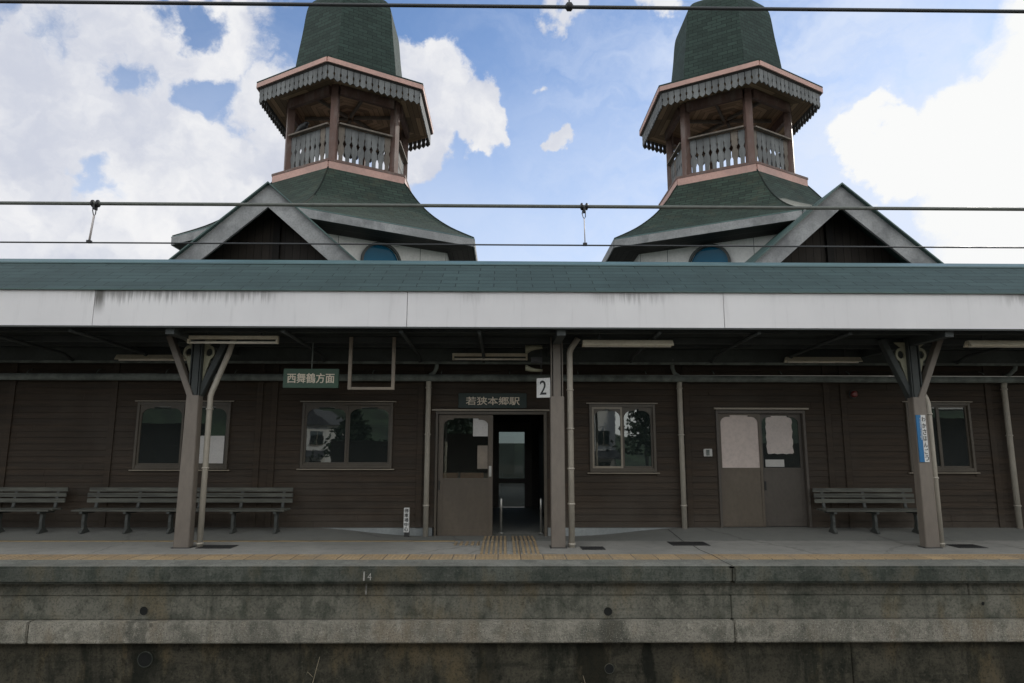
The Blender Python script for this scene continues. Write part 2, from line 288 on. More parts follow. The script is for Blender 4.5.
M = dict(
    clap=m_clapboard(), fascia=m_fascia(), deck=m_deck(), tactile=m_tactile(),
    canopy_shingle=m_shingle('teal_roof_shingle', (.042, .070, .069), .55, .17, .12, .007, .4, rough=.8),
    tower_shingle=m_shingle('dark_green_roof_shingle', (.030, .050, .042), .24, .10, .24, .007, .5),
    skirt_shingle=m_shingle('mossy_green_roof_shingle', (.028, .046, .035), .27, .10, .3, .010, .5, moss=(.052, .055, .036)),
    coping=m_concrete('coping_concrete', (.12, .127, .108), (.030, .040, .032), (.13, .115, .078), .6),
    copetop=m_concrete('sky_lit_coping_top', (.26, .262, .235), (.12, .128, .112), (.22, .205, .17), .35),  # lighter colour paints in the sky light on the coping's upper face
    upper=m_concrete('upper_course_concrete', (.215, .208, .172), (.052, .060, .046), (.175, .145, .092), .6),
    block=m_concrete('exposed_aggregate_concrete', (.36, .34, .285), (.095, .098, .08), (.24, .20, .145), .5, agg=.9, runs=((1.32, .22, .75), (-4.42, .12, .6))),
    lower=m_concrete('mossy_lower_concrete', (.10, .092, .068), (.015, .018, .013), (.15, .118, .068), .8, runs=((1.15, .28, .85), (1.75, .14, .8), (-4.4, .25, .6), (-.2, .3, .5), (6.4, .35, .5))),
    foundation=mat('pale_foundation_concrete', (.27, .29, .29), .85, .12, 1.2, dirt=(.15, .16, .15), dscale=2),
    post=mat('brown_post_paint', (.195, .168, .14), .55, .12, 1.2, (1, 1, .4), dirt=(.13, .105, .09), dscale=2.2, dirt_amt=.4),
    pipe=mat('cream_pipe', (.45, .415, .35), .5, .15, 2, (1, 1, .4), dirt=(.2, .16, .11), dscale=2.5, dirt_amt=.5),
    gutter=mat('green_grey_gutter', (.17, .19, .175), .85, .3, 5, spec=.1, dirt=(.07, .085, .075), dscale=4),
    frame=mat('bronze_aluminium', (.085, .071, .052), .45, .12, 2, metal=.0),
    sash=mat('light_bronze_sash', (.30, .26, .20), .4, .1, 2),
    door=mat('brown_door_panel', (.118, .095, .070), .5, .12, 1.5, (1, 1, .6), dirt=(.08, .066, .052), dscale=1.5),
    doorb=mat('dull_brown_door_panel', (.088, .075, .062), .5, .12, 1.5, (1, 1, .6), dirt=(.06, .052, .044), dscale=1.5),
    steel=mat('brushed_steel', (.55, .54, .50), .35, .1, 4, metal=.8),
    darksteel=mat('dark_canopy_steel', (.045, .052, .050), .65, .3, 2),
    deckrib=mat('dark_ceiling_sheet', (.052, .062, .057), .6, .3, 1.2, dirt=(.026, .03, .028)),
    glass=m_glass('window_glass'), clear=m_glass('door_glass', (.02, .024, .024), .45, 1.5), tinted=m_glass('sliding_door_glass', (.02, .024, .024), .85, 1.9),
    blue_glass=m_glass('blue_tinted_glass', (.010, .10, .18), .02, 1.2),
    film=mat('frosted_window_film', (.60, .51, .46), .55, .07, 1.2), film2=mat('torn_pale_film', (.56, .49, .45), .6, .08, 2),
    paper=mat('white_paper', (.62, .60, .57), .7, .08, 3), orange=mat('orange_box', (.62, .22, .10), .6, .15, 4),
    bench=mat('grey_green_bench_slat', (.098, .10, .084), .7, .45, 3, (.5, 4, 4), dirt=(.05, .05, .045), dscale=4, dirt_amt=.7),
    benchleg=mat('bench_iron', (.06, .065, .06), .6, .2, 6),
    lampw=mat('lamp_enamel', (.62, .56, .43), .5, .1, 2, dirt=(.4, .33, .22), dscale=2), tube=mat('lamp_tube', (.72, .68, .58), .35, .05, 2),
    rustbar=mat('rusty_beige_bar', (.25, .21, .165), .6, .2, 5),
    sign_g=mat('green_sign_face', (.045, .095, .060), .5, .15, 4), sign_dg=mat('dark_green_sign_face', (.013, .030, .024), .5, .15, 4),
    letter=mat('cream_lettering', (.74, .65, .52), .6, .1, 4), white=mat('white_sign_plate', (.68, .68, .66), .5, .06, 3, dirt=(.5, .49, .46), dscale=3),
    black=mat('black_lettering', (.012, .013, .013), .5, .1, 3), blue=mat('blue_sign_strip', (.02, .16, .36), .45, .08, 4),
    horn=mat('olive_grey_horn', (.30, .29, .20), .5, .1, 4), plate=mat('grey_wall_plate', (.5, .49, .46), .45, .06, 6),
    red=mat('dull_red_lens', (.16, .03, .025), .3, .1, 5), iron=mat('drain_iron', (.035, .035, .035), .6, .3, 8),
    pink=mat('salmon_fascia_paint', (.52, .32, .27), .65, .14, 1.5, dirt=(.33, .22, .19), dscale=2.5, dirt_amt=.4),
    tpost=mat('red_brown_post_paint', (.135, .078, .062), .65, .25, 3, (1, 1, .3), dirt=(.28, .25, .23), dscale=5, dirt_amt=.35),
    wood=mat('weathered_grey_board', (.165, .172, .172), .8, .34, 4, (1, 1, .25), dirt=(.085, .09, .09), dscale=3, dirt_amt=.7),
    oldwood=mat('bare_brown_board', (.17, .145, .12), .8, .3, 5, (1, 1, .25)),
    barge=mat('silvered_barge_board', (.30, .305, .305), .8, .22, 2.2, (1, 1, 1), dirt=(.11, .115, .12), dscale=2.2, dirt_amt=.6, fine=.2),
    ceil=m_boards('brown_ceiling_boards', (.42, .285, .185), .13, .5), gable=m_boards('dark_gable_boards', (.032, .026, .021), .14, .25),
    soffit=m_boards('dark_soffit_boards', (.05, .045, .042), .12, .2),
    twall=mat('white_tower_render', (.70, .69, .66), .8, .06, 1.2, dirt=(.5, .5, .48), dscale=1.2, dirt_amt=.4),
    drip=mat('green_metal_edge', (.05, .095, .085), .45, .2, 3), ridge=mat('teal_ridge_cap', (.085, .15, .155), .4, .1, 2),
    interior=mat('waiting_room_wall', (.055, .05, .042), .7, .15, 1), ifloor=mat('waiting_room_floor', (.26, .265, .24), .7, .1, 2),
    wire=mat('dull_copper_wire', (.11, .12, .105), .55, .2, 8), wire_d=mat('dark_wire', (.03, .034, .036), .5, .2, 8),
    pale_rod=mat('pale_dropper_rod', (.5, .46, .44), .5, .1, 8), clampm=mat('black_clamp', (.012, .012, .013), .5, .1, 8),
    crow=mat('black_feathers', (.012, .012, .014), .5, .3, 12), beak=mat('dark_beak', (.03, .03, .03), .4, .1, 8),
    ballast=mat('ballast_stone', (.16, .145, .125), .95, .35, 6, bump=.8, bscale=14), weed=mat('dry_straw_stem', (.42, .36, .25), .8, .2, 9),
    hole=mat('joint_and_shade_black', (.008, .009, .008), .9, .2, 6), mark=mat('worn_white_paint', (.36, .35, .32), .8, .25, 9, dirt=(.15, .15, .14), dscale=12, dirt_amt=.9),  # hole: black for joints and for the shade painted inside drain pipes
    house=mat('white_house_render', (.72, .70, .66), .8, .05, 1), hroof=mat('dark_house_roof', (.06, .06, .065), .7, .2, 2),
    leaf=mat('hill_foliage', (.035, .055, .03), .9, .6, .25), yard=mat('yard_asphalt', (.10, .10, .10), .9, .2, 1), hedge=mat('yard_wall', (.23, .26, .24), .9, .2, 1),
)

# ------------------------------------------------------------------ mesh helpers (all in world coordinates)
class MB:
    def __init__(s): s.v = []; s.f = []; s.uv = {}; s.smooth = set()
    def add(s, vs, fs, smooth=False):
        k = len(s.v); s.v += [tuple(v) for v in vs]
        for f in fs:
            if smooth: s.smooth.add(len(s.f))
            s.f.append(tuple(i+k for i in f))
        return s
    def quad(s, pts, uvs=None):
        s.uv[len(s.f)] = uvs if uvs else None
        return s.add(pts, [tuple(range(len(pts)))])
    def box(s, x0, x1, y0, y1, z0, z1, m=None):
        vs = [Vector((x, y, z)) for x in (x0, x1) for y in (y0, y1) for z in (z0, z1)]
        if m: vs = [m @ v for v in vs]
        return s.add(vs, [(0, 1, 3, 2), (4, 6, 7, 5), (0, 4, 5, 1), (2, 3, 7, 6), (0, 2, 6, 4), (1, 5, 7, 3)])
    def prism(s, poly, o, u, w, depth):
        """polygon (a,b) drawn at o + a*u + b*w, given thickness along u x w"""
        o, u, w = Vector(o), Vector(u), Vector(w); n = u.cross(w).normalized()*depth; k = len(poly)
        a = [o+u*p[0]+w*p[1] for p in poly]; b = [p+n for p in a]
        return s.add(a+b, [tuple(range(k))[::-1], tuple(range(k, 2*k))] + [(i, (i+1) % k, (i+1) % k+k, i+k) for i in range(k)])
    def tube(s, path, r, seg=10, caps=True):
        path = [Vector(p) for p in path]; n = len(path); rr = r if isinstance(r, (list, tuple)) else [r]*n; rings = []
        up = None
        for i, p in enumerate(path):
            d = ((path[min(i+1, n-1)]-p).normalized() + (p-path[max(i-1, 0)]).normalized()).normalized()
            if up is None:
                up = d.orthogonal().normalized()
            a = (up - d*up.dot(d)).normalized(); b = d.cross(a); up = a
            rings.append([p+(a*math.cos(t)+b*math.sin(t))*rr[i] for t in [2*math.pi*k/seg for k in range(seg)]])
        vs = [v for r_ in rings for v in r_]
        fs = [(i*seg+k, i*seg+(k+1) % seg, (i+1)*seg+(k+1) % seg, (i+1)*seg+k) for i in range(n-1) for k in range(seg)]
        s.add(vs, fs, True)
        if caps:
            k0 = len(s.v)-len(vs); s.f.append(tuple(k0+k for k in range(seg))[::-1]); s.f.append(tuple(k0+(n-1)*seg+k for k in range(seg)))
        return s
    def build(s, name, m, parent=None, bevel=0.):
        me = bpy.data.meshes.new(name); off = Vector(parent_loc(parent)) if parent else Vector((0, 0, 0))
        me.from_pydata([Vector(v)-off for v in s.v], [], s.f)
        if s.uv:
            ul = me.uv_layers.new(name='UVMap')
            for i, p in enumerate(me.polygons):
                uvs = s.uv.get(i)
                if uvs:
                    for li, q in zip(p.loop_indices, uvs): ul.data[li].uv = q
        for i in s.smooth: me.polygons[i].use_smooth = True
        bm = bmesh.new(); bm.from_mesh(me)
        bmesh.ops.recalc_face_normals(bm, faces=bm.faces) if not s.uv else None
        if bevel:
            es = [e for e in bm.edges if len(e.link_faces) == 2 and e.calc_face_angle(0) > .6]
            bmesh.ops.bevel(bm, geom=es, offset=bevel, segments=2, affect='EDGES', clamp_overlap=True)
        bm.to_mesh(me); bm.free()
        me.materials.append(m); o = bpy.data.objects.new(name, me); C.objects.link(o)
        if parent: o.parent = parent
        return o
def parent_loc(p):
    l = Vector((0, 0, 0))
    while p: l += Vector(p.location); p = p.parent
    return l
def tag(o, label=None, cat=None, group=None, kind=None):
    for k, v in (('label', label), ('category', cat), ('group', group), ('kind', kind)):
        if v: o[k] = v
    return o
def thing(name, loc, label, cat, group=None):
    o = bpy.data.objects.new(name, None); o.empty_display_size = .2; C.objects.link(o); o.location = loc
    return tag(o, label, cat, group)
def dup(root, dx, label=None):
    """copy a thing with its parts and sub-parts, shifted by dx"""
    def rec(o, par):
        c = o.copy(); C.objects.link(c)
        if par: c.parent = par
        for ch in list(o.children): rec(ch, c)
        return c
    r = rec(root, None); r.location = Vector(root.location)+Vector(dx)
    if label: r['label'] = label
    return r
def text_mb(s, x0, x1, z0, z1, y, bold=.0, vertical=False, thick=.003, m=None):
    """lettering as thin solid strokes facing -Y inside the given rectangle"""
    out = MB(); cells = [(c, x0, x1, z1-(i+1)*(z1-z0)/len(s), z1-i*(z1-z0)/len(s)) for i, c in enumerate(s)] if vertical else [(s, x0, x1, z0, z1)]
    for c, a, b, lo, hi in cells:
        cu = bpy.data.curves.new('t', 'FONT'); cu.body = c; cu.size = 1;  cu.fill_mode = 'BOTH'; cu.resolution_u = 4
        ob = bpy.data.objects.new('t', cu); C.objects.link(ob); dg = bpy.context.evaluated_depsgraph_get(); dg.update()
        me = bpy.data.meshes.new_from_object(ob.evaluated_get(dg)); bpy.data.objects.remove(ob); bpy.data.curves.remove(cu)
        if not len(me.vertices): continue
        xs = [v.co.x for v in me.vertices]; ys = [v.co.y for v in me.vertices]
        ax, bx, ay, by = min(xs), max(xs), min(ys), max(ys)
        pad = .06*(hi-lo) if vertical else 0
        kx, ky = (b-a)/(bx-ax), (hi-lo-2*pad)/(by-ay)
        if vertical: kx = min(kx, ky*1.25); ky = min(ky, kx*1.4)
        cx, cz = (a+b)/2, (lo+hi)/2
        bm = bmesh.new(); bm.from_mesh(me)
        vs = [Vector((cx+(v.co.x-(ax+bx)/2)*kx, y, cz+(v.co.y-(ay+by)/2)*ky)) for v in bm.verts]
        bm.verts.index_update()
        fs = [tuple(v.index for v in f.verts) for f in bm.faces]
        if m: vs = [m @ v for v in vs]
        bw = bold*(hi-lo)
        for i, (ox, oz) in enumerate(((0, 0), (-1, 0), (1, 0), (0, .6), (0, -.6)) if bold else ((0, 0),)):
            sh = Vector((ox*bw, -.0002*i, oz*bw)); sh = (m.to_3x3() @ sh) if m else sh
            out.add([v+sh for v in vs], fs)
        bm.free(); bpy.data.meshes.remove(me)
    return out

# ------------------------------------------------------------------ setting: ground, platform top
XA, XB = -15., 17.
g = MB(); g.quad([(-1500, -1500, -1.62), (1500, -1500, -1.62), (1500, 1500, -1.62), (-1500, 1500, -1.62)])
tag(g.build('ground', M['ballast']), kind='structure')
def sst(a, b, x): t = max(0, min(1, (x-a)/(b-a))); return t*t*(3-2*t)
def deck_z(x, y):
    """level to the kerb line, then rising to the wall, dipping to a ramp at the entrance"""
    k = max(0, min(1, (y-10.45)/1.0)); dip = 1-sst(1.3, 3.3, abs(x+.1)); return k*(.075*(1-dip) - .065*dip)
d = MB(); xs = [XA+i*.25 for i in range(int((XB-XA)/.25)+1)]; ys = [8.70, 9.2, 9.9, 10.3, 10.45, 10.55, 10.8, 11.1, 11.45, 11.70]
d.add([(x, y, deck_z(x, y)) for y in ys for x in xs], [(j*len(xs)+i, j*len(xs)+i+1, (j+1)*len(xs)+i+1, (j+1)*len(xs)+i) for j in range(len(ys)-1) for i in range(len(xs)-1)])
tag(d.build('platform_pavement', M['deck']), kind='structure')
ej = MB(); pts_ = [(2.845, 8.372), (2.83, 8.81), (2.835, 9.2), (2.80, 9.6), (2.82, 10.0), (2.79, 10.45), (2.80, 11.4)]
for (xa, ya), (xb, yb) in zip(pts_, pts_[1:]):
    za, zb_ = deck_z(xa, ya)+.0035, deck_z(xb, yb)+.0035
    if ya > 8.8 and yb < 9.3: za = zb_ = .0085
    ej.quad([(xa-.007, ya, za), (xa+.007, ya, za), (xb+.007, yb, zb_), (xb-.007, yb, zb_)])
tag(ej.build('pavement_joint', M['hole']), kind='structure')
# yellow edge strip, old faded line, guide path to the door (sheets a few mm proud)
s = MB(); s.box(XA, XB, 8.82, 9.2, -.01, .006)
for i in range(int((XB-XA)/.06)):
    x = XA+.03+i*.06
    if -8 < x < 9:
        for yy in (8.87, 8.93, 8.99, 9.05, 9.11, 9.16):
            s.box(x-.013, x+.013, yy-.013, yy+.013, .005, .010)
tag(s.build('tactile_strip', M['tactile']), 'worn yellow tactile tile strip running along the platform edge', 'tactile paving')
p = MB()
for i in range(14):
    x = -.30+i*.065
    if i % 7 == 6: continue
    p.box(x-.018, x+.018, 9.24, 10.42, .004, .012)
    for k in range(4):
        y0, y1 = 10.46+k*.24, 10.68+k*.24
        zz = [deck_z(x, y0), deck_z(x, y1)]
        p.prism([(y0, zz[0]+.003), (y1, zz[1]+.003), (y1, zz[1]+.012), (y0, zz[0]+.012)], (x-.018, 0, 0), (0, 1, 0), (0, 0, 1), .036)
for i in range(5):
    x = -.72+i*.085; p.box(x-.02, x+.02, 10.0, 10.34, .004, .012)
tag(p.build('tactile_guide_path', M['tactile']), 'dirty ribbed guide path leading from the edge strip to the open entrance', 'tactile paving')
l = MB(); l.box(XA, -.75, 10.38, 10.47, -.01, .007)
tag(l.build('painted_line', mat('faded_ochre_line', (.30, .22, .11), .85, .25, 3, dirt=(.16, .14, .11), dscale=4, dirt_amt=.7)), 'thin faded ochre line along the middle of the platform', 'painted line')

# ------------------------------------------------------------------ platform wall
pw = thing('retaining_wall', (0, 8.4, -1.6), 'stained grey concrete platform wall in stepped courses facing the track', 'retaining wall')
def course(name, m, y, z0, z1, joints, bev=.008, top=8.9, g=.006):
    b = MB(); xs_ = [XA]+joints+[XB]
    for a, c in zip(xs_, xs_[1:]):
        j = random.uniform(-.004, .004); b.box(a+g, c-g, y+j, top, z0, z1)
    return b.build(name, m, pw, bev)
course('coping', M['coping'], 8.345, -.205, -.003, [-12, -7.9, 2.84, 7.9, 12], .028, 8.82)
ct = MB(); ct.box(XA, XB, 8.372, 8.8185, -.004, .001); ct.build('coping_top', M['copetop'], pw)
course('upper_course', M['upper'], 8.50, -.372, -.206, [-11, 5.86], g=.0025)
course('middle_course', M['upper'], 8.475, -.648, -.374, [-9, 2.84, 12], g=.003)
course('block_course', M['block'], 8.375, -.902, -.651, [-10.5, -5.75, 2.84, 6.9, 11], .014)
course('lower_wall', M['lower'], 8.52, -1.62, -.904, [-8.7, 4.33, 10], g=.003)
hb = MB(); hb.box(XA, XB, 8.53, 8.9, -.91, -.2); hb.build('wall_core', M['hole'], pw)
for x, z, r, yy in ((-4.42, -.545, .052, 8.475), (1.30, -.56, .052, 8.475), (-4.38, -1.12, .085, 8.52), (1.31, -1.24, .055, 8.52), (6.0, -.47, .022, 8.475)):
    rim = MB(); n = 20
    a = [2*math.pi*k/n for k in range(n)]
    prof = [(r*1.1, .0), (r*1.1, -.010), (r, -.013), (r*.97, -.004)]
    rim.add([(x+q*math.cos(t), yy+w, z+q*math.sin(t)) for q, w in prof for t in a], [(i*n+k, i*n+(k+1) % n, (i+1)*n+(k+1) % n, (i+1)*n+k) for i in range(3) for k in range(n)], True)
    ro = rim.build('drain_pipe', M['upper'] if z > -.9 else M['coping'], pw)
    MB().add([(x+r*.98*math.cos(t), yy-.0075, z+r*.98*math.sin(t)) for t in a], [tuple(range(n))]).build('hole_shade', M['hole'], ro)  # flat black disc stands in for the shade inside the pipe
mk = MB(); mk.box(-1.716, -1.698, 8.335, 8.346, -.165, -.06); mk.box(-1.715, -1.697, 8.488, 8.502, -.36, -.235)
t4 = text_mb('4', -1.665, -1.615, -.16, -.075, 8.336); mk.add(t4.v, t4.f)
tag(mk.build('painted_mark', M['mark'], pw))
for n_, (x, z, h, sl, lab) in enumerate(((-2.32, -1.40, .34, .10, 'single pale dry stalk leaning against the lower platform wall, left of centre'),
                                         (1.02, -1.45, .17, -.05, 'short dry straw stalk on the lower platform wall below the right drain hole'))):
    w = MB()
    w.tube([(x-.06, 8.50, z-.20), (x, 8.50, z), (x+sl*.5, 8.46, z+h*.55), (x+sl, 8.40, z+h)], [.004, .004, .0035, .002], 5)
    w.tube([(x+sl*.2, 8.425, z+h*.3), (x+sl*.2-.06, 8.40, z+h*.5), (x+sl*.2-.07, 8.40, z+h*.4)], [.003, .0025, .001], 5)
    tag(w.build('dry_weed', M['weed']), lab, 'dry weed', 'dry weeds on the platform wall')

# ------------------------------------------------------------------ station building
SB = (0, 11.5, 0)
bld = thing('station_building', SB, 'long dark brown clapboard station building behind the platform canopy', 'building')
WY = 11.5
OPEN = [(-6.39, -4.77, 1.05, 2.20), (-3.52, -1.94, 1.07, 2.20), (-1.18, .73, -.20, 2.05), (1.50, 2.66, 1.01, 2.18), (3.73, 5.31, .06, 2.08), (7.11, 8.26, 1.02, 2.22)]
w = MB(); z = .075; bh = .108
while z < 3.45:
    z1 = z+bh-.005; cuts = [XA]
    for a, b_, lo, hi in OPEN:
        if z1 > lo and z < hi: cuts += [a, b_]
    cuts.append(XB)
    segs = []
    for a, b_ in zip(cuts[::2], cuts[1::2]):
        while b_-a > 3.4:
            c_ = a+random.uniform(1.4, 3.2); segs.append((a, c_-.0015)); a = c_+.0015
        segs.append((a, b_))
    for a, b_ in segs:
        jz = random.uniform(-.0015, .0015); jy = random.uniform(-.003, .0005)
        # lapped board: bottom edge stands 14 mm proud of the top
        w.prism([(.0, z+jz), (-.016+jy, z+jz), (-.003+jy, z1+jz), (.0, z1+jz)], (a, WY, 0), (0, 1, 0), (0, 0, 1), b_-a)
    z += bh
w.build('clapboard_wall', M['clap'], bld)
w = MB(); cuts = sorted(OPEN); x = XA
for a, b_, lo, hi in cuts:
    w.box(x, a, WY+.002, WY+.14, .075, 3.45)
    if lo > .1: w.box(a, b_, WY+.002, WY+.14, .075, lo)
    w.box(a, b_, WY+.002, WY+.14, hi, 3.45); x = b_
w.box(x, XB, WY+.002, WY+.14, .075, 3.45); w.build('wall_core', M['clap'], bld)
f = MB(); f.box(XA, -1.22, WY-.004, WY+.2, -.3, .0745); f.box(.76, 3.72, WY-.004, WY+.2, -.3, .0745); f.box(3.72, 5.32, WY+.0, WY+.2, -.3, .055); f.box(5.32, XB, WY-.004, WY+.2, -.3, .0745)
f.build('foundation', M['foundation'], bld)
for x in (-8.6, -6.82, -4.28, -4.02, -1.46, 3.22, 5.72, 6.02, 8.62):
    b_ = MB(); b_.box(x-.05, x+.05, WY-.034, WY-.003, .078, 3.3); b_.build('batten', M['clap'], bld)

def arch_spandrel(x0, x1, zt, y0, y1, r, drop, m, parent):
    """two corner pieces that round the head of a pane"""
    for sx, xe in ((1, x0), (-1, x1)):
        mb = MB()
        pts = [(xe, zt), (xe+sx*(r+.05), zt)]
        pts += [(xe+sx*(r+.05), zt-.028)] + [(xe+sx*(r*(1-math.sin(a))), zt-.028-drop*(1-math.cos(a))) for a in [k*math.pi/2/7 for k in range(8)]][0:]
        pts = [p_ for p_ in pts]; pts[-1] = (xe, zt-.028-drop)
        mb.prism(pts, (0, y0, 0), (1, 0, 0), (0, 0, 1), -(y1-y0))
        mb.build('arched_corner', m, parent)
def window(a, b_, lo, hi, halves, sash=None, arches=True):
    y = WY-.012
    fr = MB(); t = .045
    fr.box(a, a+t, y-.035, y+.10, lo, hi); fr.box(b_-t, b_, y-.035, y+.10, lo, hi)
    fr.box(a+t, b_-t, y-.035, y+.10, hi-t, hi); fr.box(a+t, b_-t, y-.035, y+.10, lo, lo+t+.02)
    win = fr.build('window', M['frame'], bld, .004)
    h = MB(); h.box(a-.05, b_+.05, y-.045, y-.004, hi+.012, hi+.028); h.build('head_trim', M['sash'], win, .004)
    sl = MB(); sl.box(a-.05, b_+.05, y-.05, y-.004, lo-.028, lo-.010); sl.build('sill', M['sash'], win, .004)
    xm = (a+b_)/2; W = [(a+t, xm), (xm, b_-t)]
    for i, (p0, p1) in enumerate(W):
        yy = y+.015 if i == 0 else y+.035
        k = MB(); s_ = .034
        k.box(p0, p0+s_, yy-.03, yy, lo+t+.02, hi-t); k.box(p1-s_, p1, yy-.03, yy, lo+t+.02, hi-t)
        k.box(p0+s_, p1-s_, yy-.03, yy, hi-t-s_, hi-t); k.box(p0+s_, p1-s_, yy-.03, yy, lo+t+.02, lo+t+.02+s_)
        k.build('sash', M['sash'] if sash == i else M['frame'], win, .003)
        if arches: arch_spandrel(p0+s_, p1-s_, hi-t-s_, yy-.028, yy-.012, .15, .13, M['frame'], win)
        gm = MB(); gm.box(p0+s_, p1-s_, yy-.011, yy-.007, lo+t+.02+s_, hi-t-s_); gm.build('pane', M['glass'], win)
    return win
wins = [window(*OPEN[i], 2, sash=(0 if i == 3 else None), arches=i != 5) for i in (0, 1, 3, 5)]
# blind in the right half of the left window, and a shelf edge line across each window
bl = MB(); bl.box(-5.54, -4.86, WY-.0, WY+.006, 1.14, 1.62); bl.build('blind', M['paper'], wins[0])
for wn, (a, b_, lo, hi) in zip(wins, [OPEN[i] for i in (0, 1, 3, 5)]):
    r = MB(); 
    for zz in (lo+.40, lo+.72): r.tube([(a+.05, WY+.075, zz), (b_-.05, WY+.075, zz)], .009, 8)
    r.build('guard_bar', M['steel'], wn)

# entrance: sliding leaf on the left, opening on the right
fr = MB(); fr.box(-1.19, -1.15, WY-.045, WY+.12, -.10, 2.05); fr.box(.70, .75, WY-.045, WY+.12, -.10, 2.05); fr.box(-1.15, .70, WY-.045, WY+.12, 2.0, 2.05)
ent = fr.build('entrance_frame', M['frame'], bld, .004)
h = MB(); h.box(-1.26, .80, WY-.07, WY-.004, 2.062, 2.088); h.build('head_trim', M['sash'], ent)
def leaf(parent, a, b_, lo, hi, mid, m, y, glass, handle=None, st=.085, name='sliding_door'):
    k = MB(); k.box(a, a+st, y, y+.036, lo, hi); k.box(b_-st, b_, y, y+.036, lo, hi); k.box(a+st, b_-st, y, y+.036, hi-st*.7, hi)
    k.box(a+st, b_-st, y, y+.036, mid-.05, mid); k.box(a+st, b_-st, y, y+.036, lo, lo+.10)
    dl = k.build(name, m, parent, .004)
    pn = MB(); pn.box(a+st, b_-st, y+.010, y+.028, lo+.10, mid-.05); pn.build('lower_panel', m, dl)
    arch_spandrel(a+st, b_-st, hi-st*.7, y+.002, y+.016, .12, .11, m, dl)
    gm = MB(); gm.box(a+st, b_-st, y+.017, y+.021, mid, hi-st*.7); gm.build('pane', glass, dl)
    if handle is not None:
        hd = MB(); hd.box(handle-.022, handle+.022, y-.006, y-.001, mid+.03, mid+.21); hd.box(handle-.012, handle+.012, y-.009, y-.006, mid+.06, mid+.18); hd.build('handle', M['steel'], dl)
    return dl
dl = leaf(ent, -1.14, -.19, -.065, 1.995, .90, M['door'], WY+.01, M['tinted'], -.235)
q = MB(); q.box(-.54, -.28, WY+.0235, WY+.0255, 1.62, 1.93); q.build('painted_reflection', M['paper'], dl)  # this panel and the next paint reflections onto the door glass
q = MB(); q.box(-.46, -.28, WY+.0235, WY+.0255, 1.06, 1.46); q.build('painted_reflection', M['rustbar'], dl)
lk = MB(); lk.box(-1.125, -1.105, WY-.001, WY+.008, .70, .86); lk.build('lock', M['black'], dl)
# office double door on the right
fr = MB(); fr.box(3.73, 3.775, WY-.04, WY+.12, .06, 2.08); fr.box(5.265, 5.31, WY-.04, WY+.12, .06, 2.08); fr.box(3.775, 5.265, WY-.04, WY+.12, 2.03, 2.08)
dd = fr.build('double_door_frame', M['doorb'], bld, .004)
h = MB(); h.box(3.70, 5.37, WY-.07, WY-.004, 2.095, 2.125); h.build('head_trim', M['sash'], dd)
l1 = leaf(dd, 3.775, 4.53, .085, 2.03, 1.085, M['door'], WY+.005, M['film'], None, .045)
l2 = leaf(dd, 4.515, 5.265, .085, 2.03, 1.085, M['doorb'], WY+.045, M['glass'], None, .05)
hd = MB(); hd.box(4.555, 4.585, WY+.034, WY+.044, .70, .85); hd.build('handle', M['black'], l2)
pts = [(4.65, 1.955), (4.69, 1.965), (4.70, 1.99), (5.02, 1.99), (5.03, 1.965), (5.08, 1.955)]
for i in range(12): pts.append((5.105+.010*math.sin(i*1.9), 1.93-i*.053))
for i in range(9): pts.append((5.09-i*.054, 1.325+.008*math.sin(i*2.3)))
for i in range(11): pts.append((4.64+.008*math.sin(i*2.1+1), 1.35+i*.055))
q = MB(); q.prism(pts, (0, WY+.058, 0), (1, 0, 0), (0, 0, 1), -.003); q.build('torn_film', M['film2'], l2)
q = MB(); q.box(4.60, 4.93, WY+.0565, WY+.0595, 1.10, 1.225); q.build('notice', M['plate'], l2)
# waiting room behind the wall
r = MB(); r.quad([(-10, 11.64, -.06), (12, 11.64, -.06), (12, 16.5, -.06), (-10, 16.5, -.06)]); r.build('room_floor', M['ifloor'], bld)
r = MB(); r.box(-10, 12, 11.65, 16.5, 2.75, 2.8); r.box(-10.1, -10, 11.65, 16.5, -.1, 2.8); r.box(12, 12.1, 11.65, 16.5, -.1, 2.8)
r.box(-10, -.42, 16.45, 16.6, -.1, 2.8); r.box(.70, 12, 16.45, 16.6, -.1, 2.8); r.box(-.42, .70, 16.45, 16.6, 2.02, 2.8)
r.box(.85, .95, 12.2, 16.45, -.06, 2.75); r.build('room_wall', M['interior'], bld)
r = MB(); r.box(-.42, -.12, 16.46, 16.52, -.06, 2.02); r.box(.52, .70, 16.46, 16.52, -.06, 2.02); r.box(-.12, .52, 16.46, 16.52, 1.78, 2.02); r.box(-.12, .52, 16.46, 16.52, .52, .64)
bd = r.build('far_door', M['frame'], bld)
q = MB(); q.box(-.12, .52, 16.485, 16.49, .64, 1.78); q.box(-.12, .52, 16.485, 16.49, -.05, .52); q.build('pane', M['clear'], bd)
q = MB(); q.box(-1.9, -.2, 11.66, 12.1, .84, .88); q.box(-1.85, -1.8, 11.68, 12.1, -.06, .84); q.box(-.3, -.25, 11.68, 12.1, -.06, .84)
tag(q.build('counter_table', M['door']), 'dim table inside the waiting room seen through the sliding door glass', 'table')
for i, x in enumerate((-.98, -.52)):
    q = MB(); q.box(x-.10 if i == 0 else x-.24, x+.16 if i == 0 else x+.16, 11.67, 11.85, .882, .98)
    tag(q.build('orange_box', M['orange'], None, .006), ('small orange box at the left end of the sill behind the sliding door glass' if i == 0 else 'wider orange box at the right end of the sill behind the sliding door glass'), 'box', 'orange boxes behind the door glass')
